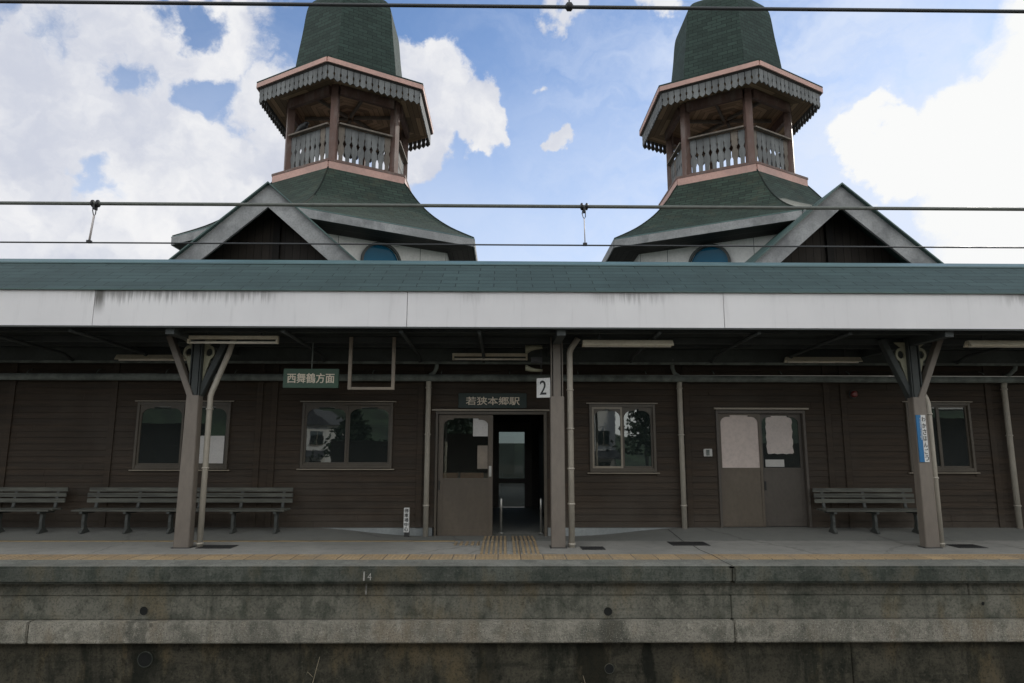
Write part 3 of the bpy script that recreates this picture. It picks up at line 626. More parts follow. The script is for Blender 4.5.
# main roof and two gables
r = MB()
def slope(mb, p0, p1, p2, p3):
    """roof sheet; p0-p1 eave, p3-p2 ridge; UV in metres"""
    p0, p1, p2, p3 = map(Vector, (p0, p1, p2, p3)); u = (p1-p0).normalized(); n = u.cross(p3-p0).normalized(); v = n.cross(u)
    mb.quad([p0, p1, p2, p3], [((p-p0).dot(u), (p-p0).dot(v)) for p in (p0, p1, p2, p3)])
slope(r, (XA, 11.18, 3.40), (XB, 11.18, 3.40), (XB, 16, 4.85), (XA, 16, 4.85)); slope(r, (XB, 21, 3.4), (XA, 21, 3.4), (XA, 16, 4.85), (XB, 16, 4.85))
r.build('roof', M['tower_shingle'], bld)
r = MB(); r.box(XA, XB, 20.5, 20.65, -.3, 3.5); r.box(XA, XA+.15, 11.64, 20.5, -.3, 3.5); r.box(XB-.15, XB, 11.64, 20.5, -.3, 3.5)
# rear wall stays off the sight line of the entrance
r = MB(); r.box(XA, XA+.15, 11.64, 16.6, -.3, 3.5); r.box(XB-.15, XB, 11.64, 16.6, -.3, 3.5); r.box(XA, -10.1, 16.45, 16.6, -.3, 3.5); r.box(12.1, XB, 16.45, 16.6, -.3, 3.5); r.build('end_wall', M['clap'], bld)
def gable(cx, apex, tan_, lab):
    hw = (apex-3.6)/tan_; c = 1/math.sqrt(1+tan_*tan_); y0, y1 = 10.9, 13.6
    rf = MB()
    for sx in (-1, 1):
        A, B = Vector((cx, y0-.03, apex+.012)), Vector((cx+sx*(hw+.08), y0-.03, apex+.02-(hw+.08)*tan_)); b2, a2 = Vector((B.x, y1, B.z)), Vector((A.x, y1, A.z))
        L = (B-A).length
        if sx < 0: rf.quad([B, A, a2, b2], [(0, 0), (0, L), (y1-y0, L), (y1-y0, 0)])
        else: rf.quad([A, B, b2, a2], [(0, L), (0, 0), (y1-y0, 0), (y1-y0, L)])
        nn = Vector((0, 0, -.03))
        rf.quad([B+nn, A+nn, A, B]); rf.quad([A+nn, B+nn, b2+nn, a2+nn])
    gb = rf.build('gable', M['drip'], bld)
    for sx in (-1, 1):
        wv = .43
        k = MB(); k.prism([(0, apex), (hw*sx, apex-hw*tan_), ((hw-.02)*sx, apex-hw*tan_-wv*.9), (0, apex-wv)], (cx, y0+.05, 0), (1, 0, 0), (0, 0, 1), .05*(-1 if sx < 0 else 1)*-sx)
        k.build('barge_board', M['barge'], gb)
    k = MB(); z0 = 3.5; hh = (apex-.1-z0)/tan_
    k.quad([(cx-hh, y0+.62, z0), (cx+hh, y0+.62, z0), (cx, y0+.62, apex-.1)], [(z0, -hh), (z0, hh), (apex, 0)])
    k.build('gable_panel', M['gable'], gb)
    k = MB(); k.box(cx-.06, cx+.06, y0+.54, y0+.6, 3.5, apex-.35); k.box(cx-2, cx+2, y0+.5, y0+.58, 4.5, 4.62); k.build('king_post', M['gable'], gb)
    return gb
gable(-4.15, 6.02, .885, None); gable(5.98, 6.07, .885, None)

# ------------------------------------------------------------------ bell towers
def hx(cx, cy, r, k): a = R(60*k); return Vector((cx+r*math.sin(a), cy-r*math.cos(a), 0))
def hex_loft(prof, cx, cy, uv0=0.):
    """six-sided loft of (radius, height) rings, one UV-mapped sheet per side"""
    mb = MB()
    for k in range(6):
        s_ = 0.
        for (r0, z0), (r1, z1) in zip(prof, prof[1:]):
            ap = math.cos(R(30)); ds = math.hypot((r1-r0)*ap, z1-z0)
            a, b = hx(cx, cy, r0, k), hx(cx, cy, r0, k+1); c, d_ = hx(cx, cy, r1, k+1), hx(cx, cy, r1, k)
            pts = [(a.x, a.y, z0), (b.x, b.y, z0), (c.x, c.y, z1), (d_.x, d_.y, z1)]
            uo = k*1.37
            mb.quad(pts, [(uo-r0/2, s_), (uo+r0/2, s_), (uo+r1/2, s_+ds), (uo-r1/2, s_+ds)]); s_ += ds
    return mb
def smooth_prof(pts, n=4):
    out = []
    for i in range(len(pts)-1):
        p0, p1, p2, p3 = pts[max(0, i-1)], pts[i], pts[i+1], pts[min(len(pts)-1, i+2)]
        for j in range(n):
            t = j/n; out.append(tuple(.5*((2*b)+(-a+c)*t+(2*a-5*b+4*c-d_)*t*t+(-a+3*b-3*c+d_)*t**3) for a, b, c, d_ in zip(p0, p1, p2, p3)))
    return out+[pts[-1]]
def side_frame(cx, cy, r, k):
    a, b = hx(cx, cy, r, k), hx(cx, cy, r, k+1); u = (b-a).normalized(); return (a+b)/2, u, Vector((u.y, -u.x, 0)), (b-a).length
def tower(cx, cy, label, win_side, bare):
    tw = thing('bell_tower', (cx, cy, 4.3), label, 'tower', 'twin bell towers behind the canopy')
    # white hexagonal base with an arched window
    hex_loft([(3.16, 3.3), (3.16, 5.86)], cx, cy).build('base_wall', M['twall'], tw)
    for k in range(6):
        m_, u, n, L = side_frame(cx, cy, 3.16, k); j = MB()
        for q_ in (-.92, .92, -1.55, 1.55):
            p_ = m_+u*q_; j.prism([(-.006, 4.5), (.006, 4.5), (.006, 5.85), (-.006, 5.85)], p_, u, (0, 0, 1), .004)
        if k in (0, 5): j.build('panel_joint', M['gutter'], tw)
    for k in win_side:
        m_, u, n, L = side_frame(cx, cy, 3.16, k); zc = 5.33; rr = .40
        arc = [(rr*math.cos(a), zc+rr*math.sin(a)) for a in [math.pi*i/20 for i in range(21)]]
        gz = MB(); gz.prism([(-rr, 4.6), (rr, 4.6)]+arc, m_+n*.012, u, (0, 0, 1), .01)
        wo = gz.build('arched_window', M['blue_glass'], tw)
        fr_ = MB(); o_ = [(1.13*a, zc+1.13*(b-zc)) for a, b in arc]
        for i in range(20): fr_.prism([arc[i], o_[i], o_[i+1], arc[i+1]], m_+n*.05, u, (0, 0, 1), .05)
        for sx in (-1, 1): fr_.prism([(sx*rr, 4.6), (sx*rr*1.13, 4.6), (sx*rr*1.13, zc), (sx*rr, zc)], m_+n*.05, u, (0, 0, 1), .05)
        fr_.build('frame', M['darksteel'], wo)
    # flared skirt roof
    prof = smooth_prof([(3.88, 6.05), (3.23, 6.40), (2.68, 6.80), (2.28, 7.20), (1.97, 7.60), (1.84, 7.76)])
    hex_loft(prof, cx, cy).build('skirt_roof', M['skirt_shingle'], tw)
    hex_loft([(3.88, 6.052), (3.905, 6.03), (3.90, 6.0)], cx, cy).build('eave_edge', M['drip'], tw)
    for k in range(6):
        m_, u, n, L = side_frame(cx, cy, 3.87, k); b_ = MB()
        b_.prism([(-L/2, 5.845), (L/2, 5.845), (L/2, 6.02), (-L/2, 6.02)], m_, u, (0, 0, 1), .03); b_.build('eave_board', M['barge'], tw)
    s_ = MB()
    for k in range(6):
        a, b, c, d_ = hx(cx, cy, 3.85, k), hx(cx, cy, 3.85, k+1), hx(cx, cy, 3.15, k+1), hx(cx, cy, 3.15, k)
        s_.quad([(p_.x, p_.y, z_) for p_, z_ in ((a, 5.85), (b, 5.85), (c, 5.80), (d_, 5.80))], [(-1.9, 0), (1.9, 0), (1.55, .6), (-1.55, .6)])
    s_.build('soffit', M['soffit'], tw)
    # hip ridges
    for k in range(6):
        MB().tube([hx(cx, cy, r_-.002, k)+Vector((0, 0, z_+.004)) for r_, z_ in prof], .018, 6).build('hip_ridge', M['skirt_shingle'], tw)
    # salmon band, sill and floor
    for k in range(6):
        m_, u, n, L = side_frame(cx, cy, 1.83, k); b_ = MB()
        b_.prism([(-L/2, 7.70), (L/2, 7.70), (L/2, 7.905), (-L/2, 7.905)], m_, u, (0, 0, 1), .03); b_.build('salmon_band', M['pink'], tw)
    hex_loft([(1.0, 7.906), (1.875, 7.906), (1.875, 7.96), (1.6, 7.985), (.01, 7.99)], cx, cy).build('balcony_floor', M['tpost'], tw)
    # posts
    for k in range(6):
        p_ = hx(cx, cy, 1.50, k); a = R(60*k); mtx = Matrix.Translation(p_) @ Matrix.Rotation(a, 4, 'Z')
        b_ = MB(); b_.box(-.085, .085, -.085, .085, 7.97, 9.98, mtx); b_.build('post', M['tpost'], tw, .008)
    # railings
    for k in range(6):
        m_, u, n, L = side_frame(cx, cy, 1.48, k); hw = L/2-.085
        b_ = MB(); b_.prism([(-hw, 8.96), (hw, 8.96), (hw, 8.998), (-hw, 8.998)], m_+n*.05, u, (0, 0, 1), .10)
        rl = b_.build('railing', M['oldwood'], tw)
        MB().prism([(-hw, 8.03), (hw, 8.03), (hw, 8.075), (-hw, 8.075)], m_+n*.035, u, (0, 0, 1), .07).build('bottom_rail', M['tpost'], rl)
        nb = 8; pitch = 2*hw/nb
        for i in range(nb):
            xc = -hw+pitch*(i+.5); w_ = pitch*.47; jt = random.uniform(-.004, .004)
            half = [(w_*.60, 8.074), (w_*.62, 8.24), (w_*.80, 8.29), (w_, 8.34), (w_*.98, 8.44), (w_*.48, 8.54), (w_*.98, 8.63), (w_*.86, 8.72), (w_, 8.78), (w_, 8.956)]
            poly = [(xc+jt+a_, z_) for a_, z_ in half]+[(xc+jt-a_, z_) for a_, z_ in half[::-1]]
            q_ = MB(); q_.prism(poly, m_+n*.012, u, (0, 0, 1), .024)
            q_.build('baluster', M['wood'] if (i*5+k) % 7 or not bare else M['oldwood'], rl)
    # ring beam, boarded ceiling with radial beams
    for k in range(6):
        m_, u, n, L = side_frame(cx, cy, 1.50, k); b_ = MB(); b_.prism([(-L/2+.08, 9.70), (L/2-.08, 9.70), (L/2-.08, 9.93), (-L/2+.08, 9.93)], m_+n*.05, u, (0, 0, 1), .10); b_.build('ring_beam', M['tpost'], tw)
    c_ = MB()
    for k in range(6):
        for r0, r1, z0, z1 in ((2.20, 1.46, 9.94, 9.96), (1.46, .02, 9.96, 9.97)):
            a, b, c, d_ = hx(cx, cy, r0, k), hx(cx, cy, r0, k+1), hx(cx, cy, r1, k+1), hx(cx, cy, r1, k); zz = [z0, z0, z1, z1]
            ap = .866
            c_.quad([(p_.x, p_.y, z_) for p_, z_ in zip((a, b, c, d_), zz)], [(-r0/2, r0*ap), (r0/2, r0*ap), (r1/2, r1*ap), (-r1/2, r1*ap)])
    c_.build('ceiling', M['ceil'], tw)
    for k in range(6):
        b_ = MB(); a = R(60*k+30); d_ = Vector((math.sin(a), -math.cos(a), 0)); u = Vector((-d_.y, d_.x, 0)); o_ = Vector((cx, cy, 0))
        b_.prism([(.1, 9.88), (1.2, 9.88), (1.2, 9.955), (.1, 9.955)], o_, d_, (0, 0, 1), .06)
        b_.build('ceiling_beam', M['oldwood'], tw)
    # eave: salmon board, green edge, scalloped valance
    for k in range(6):
        m_, u, n, L = side_frame(cx, cy, 2.315, k); b_ = MB()
        b_.prism([(-L/2, 10.075), (L/2, 10.075), (L/2, 10.19), (-L/2, 10.19)], m_, u, (0, 0, 1), .035); b_.build('salmon_board', M['pink'], tw)
        m_, u, n, L = side_frame(cx, cy, 2.275, k); v_ = MB(); nb = 15; pt = (L-.02)/nb
        for i in range(nb):
            xc = -L/2+.01+pt*(i+.5); hwid = pt*.5-.008; lo = 9.685+random.uniform(-.012, .012); sw = random.uniform(-.004, .004)
            v_.prism([(xc-hwid, 10.08), (xc-hwid, lo+.22), (xc-hwid+.014, lo+.20), (xc-hwid+.014, lo+.15), (xc-hwid, lo+.13), (xc-hwid, lo+.06), (xc+sw, lo), (xc+hwid, lo+.06), (xc+hwid, lo+.13), (xc+hwid-.014, lo+.15), (xc+hwid-.014, lo+.20), (xc+hwid, lo+.22), (xc+hwid, 10.08)][::-1],
                     m_, u, (0, 0, 1), -.022)
        v_.build('valance', M['wood'], tw)
    hex_loft([(2.28, 10.186), (2.345, 10.192), (2.35, 10.235), (1.6, 10.56), (1.5, 10.6)], cx, cy).build('upper_roof', M['tower_shingle'], tw)
    hex_loft([(2.2, 9.942), (2.31, 10.08)], cx, cy).build('eave_underside', M['soffit'], tw)
    dome = smooth_prof([(1.50, 10.55), (1.42, 11.24), (1.33, 11.9), (1.27, 12.45), (1.205, 12.72), (1.05, 12.94), (.78, 13.12), (.45, 13.25), (.2, 13.38), (.1, 13.6), (.05, 13.9)], 3)
    hex_loft(dome, cx, cy).build('bell_roof', M['tower_shingle'], tw)
    f_ = MB(); f_.tube([(cx, cy, z_) for z_ in (13.8, 14.0, 14.1, 14.2, 14.35, 14.9)], [.05, .05, .12, .12, .04, .015], 12); f_.build('finial', M['drip'], tw)
    return tw
TC = ((-4.05, 16.), (5.83, 16.))
tower(*TC[0], 'left green-roofed wooden bell tower with a crow on its balcony railing', (0,), True)
tower(*TC[1], 'right green-roofed wooden bell tower with an empty balcony', (5,), True)

# crow on the left tower's front-left railing
m_, u, n, L = side_frame(*TC[0], 1.48, 5)
P0 = m_ + u*-.36 + Vector((0, 0, 9.005))
cw = thing('crow', P0, 'black crow perched on the left tower balcony railing', 'bird')
def ell(mb, c, rx, rz, u_, tilt, n_=10, m__=14, ry=None):
    ry = ry or rx*.62; ca, sa = math.cos(tilt), math.sin(tilt); v_ = Vector((0, 0, 1)); nn = u_.cross(v_); vs = []; fs = []
    for i in range(n_+1):
        for j in range(m__):
            th = math.pi*i/n_; ph = 2*math.pi*j/m__; a = rx*math.cos(th); b = rz*math.sin(th)*math.cos(ph); c_ = ry*math.sin(th)*math.sin(ph)
            vs.append(Vector(c)+u_*(a*ca-b*sa)+v_*(a*sa+b*ca)+nn*c_)
    fs = [(i*m__+j, i*m__+(j+1) % m__, (i+1)*m__+(j+1) % m__, (i+1)*m__+j) for i in range(n_) for j in range(m__)]
    mb.add(vs, fs, True)
b = MB(); V3 = Vector((0, 0, 1))
b.tube([P0+u*q_+V3*z_ for q_, z_ in ((-.30, .05), (-.20, .075), (-.11, .10), (0, .14), (.07, .175), (.12, .215), (.155, .24), (.185, .24), (.205, .235))], [.02, .042, .065, .10, .095, .068, .056, .045, .012], 12)
b.build('body', M['crow'], cw)
b = MB(); b.tube([P0+u*q_+V3*z_ for q_, z_ in ((.195, .24), (.235, .232), (.275, .212))], [.018, .013, .003], 8); b.build('beak', M['beak'], cw)
b = MB()
for s_ in (-.02, .02): b.tube([P0+u*.0+n*s_+V3*.07, P0+u*.015+n*s_+V3*-.0], .007, 6); b.tube([P0+u*-.02+n*s_+V3*.004, P0+u*.05+n*s_+V3*.004], .006, 6)
b.build('legs', M['beak'], cw)

# ------------------------------------------------------------------ platform canopy
FY = 8.87
cp = thing('platform_canopy', (0, FY, 3.08), 'long teal shingled platform canopy with a deep white fascia', 'canopy')
seams = [-9.9, -5.67, -1.35, 3.07, 7.4, 11.8]; fb = MB()
for a, c in zip([XA]+seams, seams+[XB]): fb.box(a+.004, c-.004, FY, FY+.03, 3.092, 3.60)
fo = fb.build('fascia', M['fascia'], cp)
b = MB(); b.box(XA, XB, FY+.002, FY+.05, 3.07, 3.0915); b.build('fascia_underedge', M['darksteel'], cp)
r = MB(); slope(r, (XA, FY-.03, 3.60), (XB, FY-.03, 3.60), (XB, 10.1, 4.345), (XA, 10.1, 4.345)); slope(r, (XB, 11.19, 3.45), (XA, 11.19, 3.45), (XA, 10.1, 4.345), (XB, 10.1, 4.345))
r.build('shingle_roof', M['canopy_shingle'], cp)
b = MB(); b.prism([(9.98, 4.285), (10.1, 4.36), (10.22, 4.275), (10.22, 4.295), (10.1, 4.385), (9.98, 4.305)], (XA, 0, 0), (0, 1, 0), (0, 0, 1), XB-XA); b.build('ridge_cap', M['ridge'], cp)
b = MB(); b.box(XA, XB, FY-.035, FY-.001, 3.588, 3.602); b.build('drip_edge', M['drip'], cp)
# ceiling of ribbed sheet and its purlins
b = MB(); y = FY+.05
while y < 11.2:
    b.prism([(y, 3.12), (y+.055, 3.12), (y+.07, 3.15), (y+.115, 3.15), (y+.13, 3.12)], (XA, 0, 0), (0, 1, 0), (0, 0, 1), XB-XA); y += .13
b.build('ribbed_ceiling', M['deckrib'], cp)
for y_, z0, h_ in ((9.25, 3.07, .05), (9.95, 3.03, .09), (10.6, 3.06, .06)):
    b = MB(); b.box(XA, XB, y_-.03, y_+.03, z0, 3.118); b.build('purlin', M['darksteel'], cp)
b = MB(); b.box(XA, XB, 11.17, 11.23, 2.855, 2.895); b.build('rear_beam', M['gutter'], cp)
b = MB(); b.box(XA, XB, 11.19, 11.21, 2.8955, 3.12); b.build('rear_board', M['deckrib'], cp)
for x in (-7.4, -6.05, -3.1, -1.45, -.35, 2.2, 3.6, 4.9, 7.9, 9.2):
    b = MB(); b.tube([(x, 9.0, 3.05), (x+.0, 9.7, 3.03), (x, 10.9, 2.98), (x, 11.16, 2.9)], .028, 8); b.build('rafter', M['darksteel'], cp)
gt = MB(); n = 10
gt.tube([(XA, 11.36, 2.63), (XB, 11.36, 2.63)], .062, 16)
go = gt.build('eaves_gutter', M['gutter'], bld)
for i in range(26):
    x = XA+.7+i*1.2; b = MB(); b.tube([(x, 11.36, 2.70+.0012*(x+7)), (x, 11.42, 2.76), (x, 11.49, 2.78)], .009, 6); b.build('bracket', M['gutter'], go)

# posts
def canopy_post(x, wb, wt, label, braces):
    y0, y1 = 9.75, 9.90
    po = thing('canopy_post', (x, y0, 0), label, 'post', 'canopy posts along the platform')
    b = MB()
    vs = [(x-wb/2, y0, -.02), (x+wb/2, y0, -.02), (x+wb/2, y1, -.02), (x-wb/2, y1, -.02), (x-wt/2, y0, 2.2), (x+wt/2, y0, 2.2), (x+wt/2, y1, 2.2), (x-wt/2, y1, 2.2)]
    b.add(vs, [(3, 2, 1, 0), (4, 5, 6, 7), (0, 1, 5, 4), (1, 2, 6, 5), (2, 3, 7, 6), (3, 0, 4, 7)]); b.build('post_casing', M['post'], po, .008)
    b = MB(); b.box(x-wt/2+.045, x+wt/2-.045, y0+.03, y1-.02, 2.2, 3.11); b.box(x-wt/2+.012, x-wt/2+.028, y0+.02, y1-.01, 2.2, 3.11); b.box(x+wt/2-.028, x+wt/2-.012, y0+.02, y1-.01, 2.2, 3.11); b.build('steel_core', M['post'] if not braces else M['darksteel'], po, .003)
    b = MB(); b.box(x-wb/2-.02, x+wb/2+.02, y0-.02, y1+.02, -.01, .012); b.build('base_plate', M['iron'], po)
    b = MB(); b.box(x-.06, x+.06, 8.95, 11.16, 2.99, 3.117); b.build('cross_beam', M['darksteel'], po)
    if braces:
        for sx in (-1, 1):
            b = MB(); w2 = .043
            a_, c_ = Vector((x+sx*.03, 0, 2.16)), Vector((x+sx*.43, 0, 3.10)); dd_ = (c_-a_).normalized(); nn = Vector((-dd_.z, 0, dd_.x))
            pts = [a_+nn*w2, c_+nn*w2, c_-nn*w2, a_-nn*w2]; yb = y0+.005 if sx == braces else y0+.07
            b.prism([(p_.x, p_.z) for p_ in pts], (0, yb, 0), (1, 0, 0), (0, 0, 1), -.12); b.build('brace', M['post'] if sx == braces else M['darksteel'], po, .005)  # brace on the inner side coloured dark to stand in for its shade
            rb = MB(); cx_, cz_ = x+sx*.155, 2.86; nseg = 20
            oi = [(.085, .105), (.05, .062)]
            for i in range(nseg):
                t0, t1 = 2*math.pi*i/nseg, 2*math.pi*(i+1)/nseg
                rb.prism([(cx_+oi[0][0]*math.cos(t0), cz_+oi[0][1]*math.sin(t0)), (cx_+oi[0][0]*math.cos(t1), cz_+oi[0][1]*math.sin(t1)), (cx_+oi[1][0]*math.cos(t1), cz_+oi[1][1]*math.sin(t1)), (cx_+oi[1][0]*math.cos(t0), cz_+oi[1][1]*math.sin(t0))], (0, y0+.10, 0), (1, 0, 0), (0, 0, 1), -.03)
            rb.prism([(cx_-sx*.07, cz_-.06), (cx_+sx*.03, cz_-.09), (x+sx*.085, 2.42), (x+sx*.07, 2.42)], (0, y0+.099, 0), (1, 0, 0), (0, 0, 1), -.028)
            rb.prism([(cx_-sx*.08, cz_+.03), (cx_-sx*.02, cz_+.10), (cx_+sx*.09, 3.05), (cx_-sx*.09, 3.05)], (0, y0+.099, 0), (1, 0, 0), (0, 0, 1), -.028)
            rb.build('ring_bracket', M['horn'], po)
    return po
canopy_post(-4.64, .228, .185, 'brown canopy post with two braces standing in front of the left benches', -1)
canopy_post(.80, .205, .205, 'straight brown canopy post without braces beside the open entrance', 0)
canopy_post(6.27, .215, .19, 'brown canopy post carrying the blue and white name strip', 1)
# rain pipes by the posts and on the wall
def pipe(path, r, label, m='pipe', bands=()):
    base = path[0]; t_ = thing('drainpipe', base, label, 'drainpipe', 'rainwater pipes')
    MB().tube(path, r, 12).build('pipe', M[m], t_)
    for (bx, by, bz) in bands: MB().tube([(bx, by, bz-.012), (bx, by, bz+.012)], r*1.22, 12).build('pipe_collar', M['pipe'], t_)
    return t_
pipe([(-4.43, 9.88, 0), (-4.43, 9.88, 2.20), (-4.41, 9.88, 2.27), (-4.20, 9.88, 2.85), (-4.12, 9.84, 3.08)], .042, 'cream drainpipe beside the post in front of the left benches', bands=[(-4.43, 9.88, z_) for z_ in (.05, 1.13, 2.0)])
pipe([(1.0, 9.83, 0), (1.0, 9.83, 2.86), (1.02, 9.83, 2.93), (1.13, 9.80, 3.09)], .046, 'cream drainpipe on the right side of the middle post by the entrance', bands=[(1.0, 9.83, z_) for z_ in (.05, .62, 1.13, 1.72, 2.3)])
pipe([(6.46, 9.86, 0), (6.46, 9.86, 2.10), (6.44, 9.86, 2.18), (6.40, 9.84, 2.24)], .044, 'cream drainpipe beside the post with the blue name strip', bands=[(6.46, 9.86, z_) for z_ in (.05, 1.0, 1.95)])
for x, b_, lab in ((-1.32, .10, 'cream wall drainpipe just left of the sliding entrance door'), (3.09, -.10, 'cream wall drainpipe between the two-pane window and the double doors'), (8.86, .08, 'cream wall drainpipe at the right end of the wall')):
    pipe([(x, 11.40, deck_z(x, 11.4)-.01), (x, 11.40, 2.50), (x, 11.38, 2.58)], .045, lab, bands=[(x, 11.40, .45), (x, 11.40, 1.65), (x, 11.40, 2.46)])
    b = MB(); b.tube([(x+.02*(1 if b_ > 0 else -1), 11.37, 2.68), (x+b_, 11.33, 2.72), (x+b_*1.5, 11.25, 2.80), (x+b_*1.5, 11.22, 2.95)], .035, 10); b.build('gutter_outlet', M['gutter'], go)

# ------------------------------------------------------------------ lights under the canopy
def lamp(x0, y, z, w_, label, twin):
    t_ = thing('fluorescent_light', (x0+w_/2, y, z), label, 'light', 'fluorescent lights under the canopy')
    b = MB()
    if twin:
        b.box(x0, x0+w_, y-.03, y+.03, z+.035, z+.085); b.box(x0, x0+.03, y-.03, y+.03, z-.03, z+.035); b.box(x0+w_-.03, x0+w_, y-.03, y+.03, z-.03, z+.035)
    else:
        b.prism([(y-.09, z-.01), (y-.03, z+.07), (y+.03, z+.07), (y+.09, z-.01), (y+.085, z-.02), (y, z+.02), (y-.085, z-.02)], (x0, 0, 0), (0, 1, 0), (0, 0, 1), w_)
    b.build('housing', M['lampw'], t_, .003)
    MB().tube([(x0+.032, y, z-.012), (x0+w_-.032, y, z-.012)], .019, 10).build('tube', M['tube'], t_)
    for x in (x0+.25, x0+w_-.25):
        b = MB(); b.box(x-.015, x+.015, y-.012, y+.012, z+.07, 3.11); b.build('hanger', M['darksteel'], t_)
lamp(-4.60, 9.4, 2.955, 1.31, 'slim twin-bar ceiling light hanging right of the left post', True)
lamp(1.15, 9.4, 2.925, 1.32, 'cream trough light nearest the middle post, right of it', False)
lamp(6.83, 9.4, 2.94, 1.32, 'cream trough light cut off by the right picture edge', False)
lamp(-6.55, 11.0, 2.90, 1.28, 'rear ceiling light over the left window', False)
lamp(-.88, 11.0, 2.93, 1.28, 'slim twin-bar ceiling light in front of the entrance', True)
lamp(4.83, 11.0, 2.90, 1.28, 'rear ceiling light over the double doors', False)

# ------------------------------------------------------------------ signs
s1 = thing('direction_sign', (-2.97, 10, 2.33), 'green hanging sign with cream characters 西舞鶴方面', 'sign')
b = MB(); b.box(-3.395, -2.545, 10.0, 10.05, 2.335, 2.63); b.build('board', M['sign_g'], s1, .006)
text_mb('西舞鶴方面', -3.33, -2.61, 2.41, 2.56, 9.9985, .022).build('lettering', M['letter'], s1)
b = MB(); b.tube([(-2.97, 10.025, 2.63), (-2.97, 10.025, 3.11)], .011, 8); b.build('hanging_rod', M['gutter'], s1)
s2 = thing('station_name_board', (-.2, WY, 2.1), 'dark green board with cream characters 若狭本郷駅 above the entrance', 'sign')
b = MB(); b.box(-.80, .40, WY-.05, WY-.018, 2.11, 2.37); b.build('board', M['sign_dg'], s2, .005)
text_mb('若狭本郷駅', -.665, .275, 2.165, 2.305, WY-.0515, .022).build('lettering', M['letter'], s2)
s3 = thing('platform_number_sign', (.6, 9.72, 2.18), 'white plate with black number 2 fixed to the middle post', 'sign')
mt = Matrix.Translation((.69, 9.735, 0)) @ Matrix.Rotation(R(9), 4, 'Z')
mt = Matrix.Translation((.69, 9.735, 0)) @ Matrix.Rotation(R(-24), 4, 'Z') @ Matrix.Translation((0, 0, 0))
b = MB(); b.box(-.215, 0, 0, .018, 2.18, 2.475, mt); b.build('plate', M['white'], s3, .003)
text_mb('2', -.16, -.06, 2.225, 2.435, -.0015, .018, m=mt).build('numeral', M['black'], s3)
s4 = thing('name_strip', (6.26, 9.74, 1.25), 'narrow blue and white strip sign reading わかさほんごう on the right post', 'sign')
b = MB(); b.box(6.183, 6.255, 9.735, 9.7495, 1.235, 1.93); b.build('blue_band', M['blue'], s4)
b = MB(); b.box(6.2555, 6.325, 9.735, 9.7495, 1.235, 1.93); b.build('white_band', M['white'], s4)
text_mb('わかさほんごう', 6.265, 6.317, 1.25, 1.915, 9.7335, .02, True).build('lettering', M['black'], s4)
mr = Matrix.Translation((6.232, 9.7335, 1.895)) @ Matrix.Rotation(R(90), 4, 'Y')
text_mb('Wakasa-Hongō', 0, .33, -.008, .024, 0, .012, m=mr).build('small_lettering', M['white'], s4)
s5 = thing('centre_marker', (-1.62, 11.2, 0), 'low white marker post with black characters 停車場中心 at the wall', 'sign')
zb = deck_z(-1.6, 11.25)
b = MB(); b.box(-1.66, -1.58, 11.25, 11.31, zb-.01, zb+.09); b.build('foot', M['iron'], s5)
b = MB(); b.box(-1.672, -1.582, 11.24, 11.30, zb+.075, .425); b.build('stake', M['white'], s5, .004)
text_mb('停車場中心', -1.66, -1.594, zb+.09, .415, 11.2385, .02, True).build('lettering', M['black'], s5)
hf = thing('sign_hanger', (-2.02, 9.9, 2.3), 'empty rusty U-shaped sign hanger under the canopy', 'sign frame')
b = MB(); b.box(-2.375, -2.325, 9.88, 9.92, 2.34, 3.11); b.build('upright', M['rustbar'], hf)
b = MB(); b.box(-1.715, -1.665, 9.88, 9.92, 2.34, 3.11); b.build('upright', M['rustbar'], hf)
b = MB(); b.box(-2.375, -1.665, 9.878, 9.922, 2.30, 2.3395); b.build('crossbar', M['rustbar'], hf, .003)
ls = thing('loudspeaker', (.55, 10.1, 2.8), 'pair of olive horn loudspeakers hung left of the middle post', 'loudspeaker')
for z_, up, k_ in ((2.955, 1, .8), (2.665, -1, .55)):
    b = MB(); b.tube([(.335, 10.1, z_+.0*up), (.345, 10.1, z_), (.42, 10.1, z_+.025*up), (.50, 10.1, z_+.035*up), (.60, 10.1, z_+.04*up)], [.088*k_, .085*k_, .06*k_, .045*k_, .035*k_], 16); b.build('horn', M['horn'], ls)
b = MB(); b.tube([(.58, 10.1, 2.56), (.58, 10.1, 3.11)], .012, 8); b.box(.42, .60, 10.06, 10.14, 2.74, 2.83); b.build('mount', M['iron'], ls)
ip = thing('wall_switch', (3.57, WY-.02, 1.33), 'small pale switch plate on the wall left of the double doors', 'switch')
b = MB(); b.box(3.49, 3.64, WY-.035, WY-.018, 1.28, 1.41); b.build('plate', M['plate'], ip, .004)
b = MB(); b.box(3.535, 3.59, WY-.041, WY-.035, 1.295, 1.395); b.build('button', M['gutter'], ip, .003)
al = thing('alarm_lamp', (6.2, WY-.02, 2.38), 'small dull red lamp high on the wall right of the double doors', 'lamp')
MB().tube([(6.2, WY-.018, 2.37), (6.2, WY-.04, 2.37)], .075, 16).build('base', M['darksteel'], al)
MB().tube([(6.2, WY-.04, 2.37), (6.2, WY-.09, 2.37), (6.2, WY-.105, 2.37)], [.06, .055, .03], 16).build('lens', M['red'], al)
for x, lab in ((-.045, 'left steel barrier post just inside the open entrance'), (.665, 'right steel barrier post just inside the open entrance')):
    t_ = thing('barrier_post', (x, 11.8, -.06), lab, 'barrier post', 'steel posts in the entrance')
    MB().tube([(x, 11.8, -.06), (x, 11.8, .52), (x, 11.8, .545)], [.024, .024, .012], 12).build('post', M['steel'], t_)
    MB().tube([(x, 11.8, -.061), (x, 11.8, -.045)], .045, 14).build('flange', M['steel'], t_)

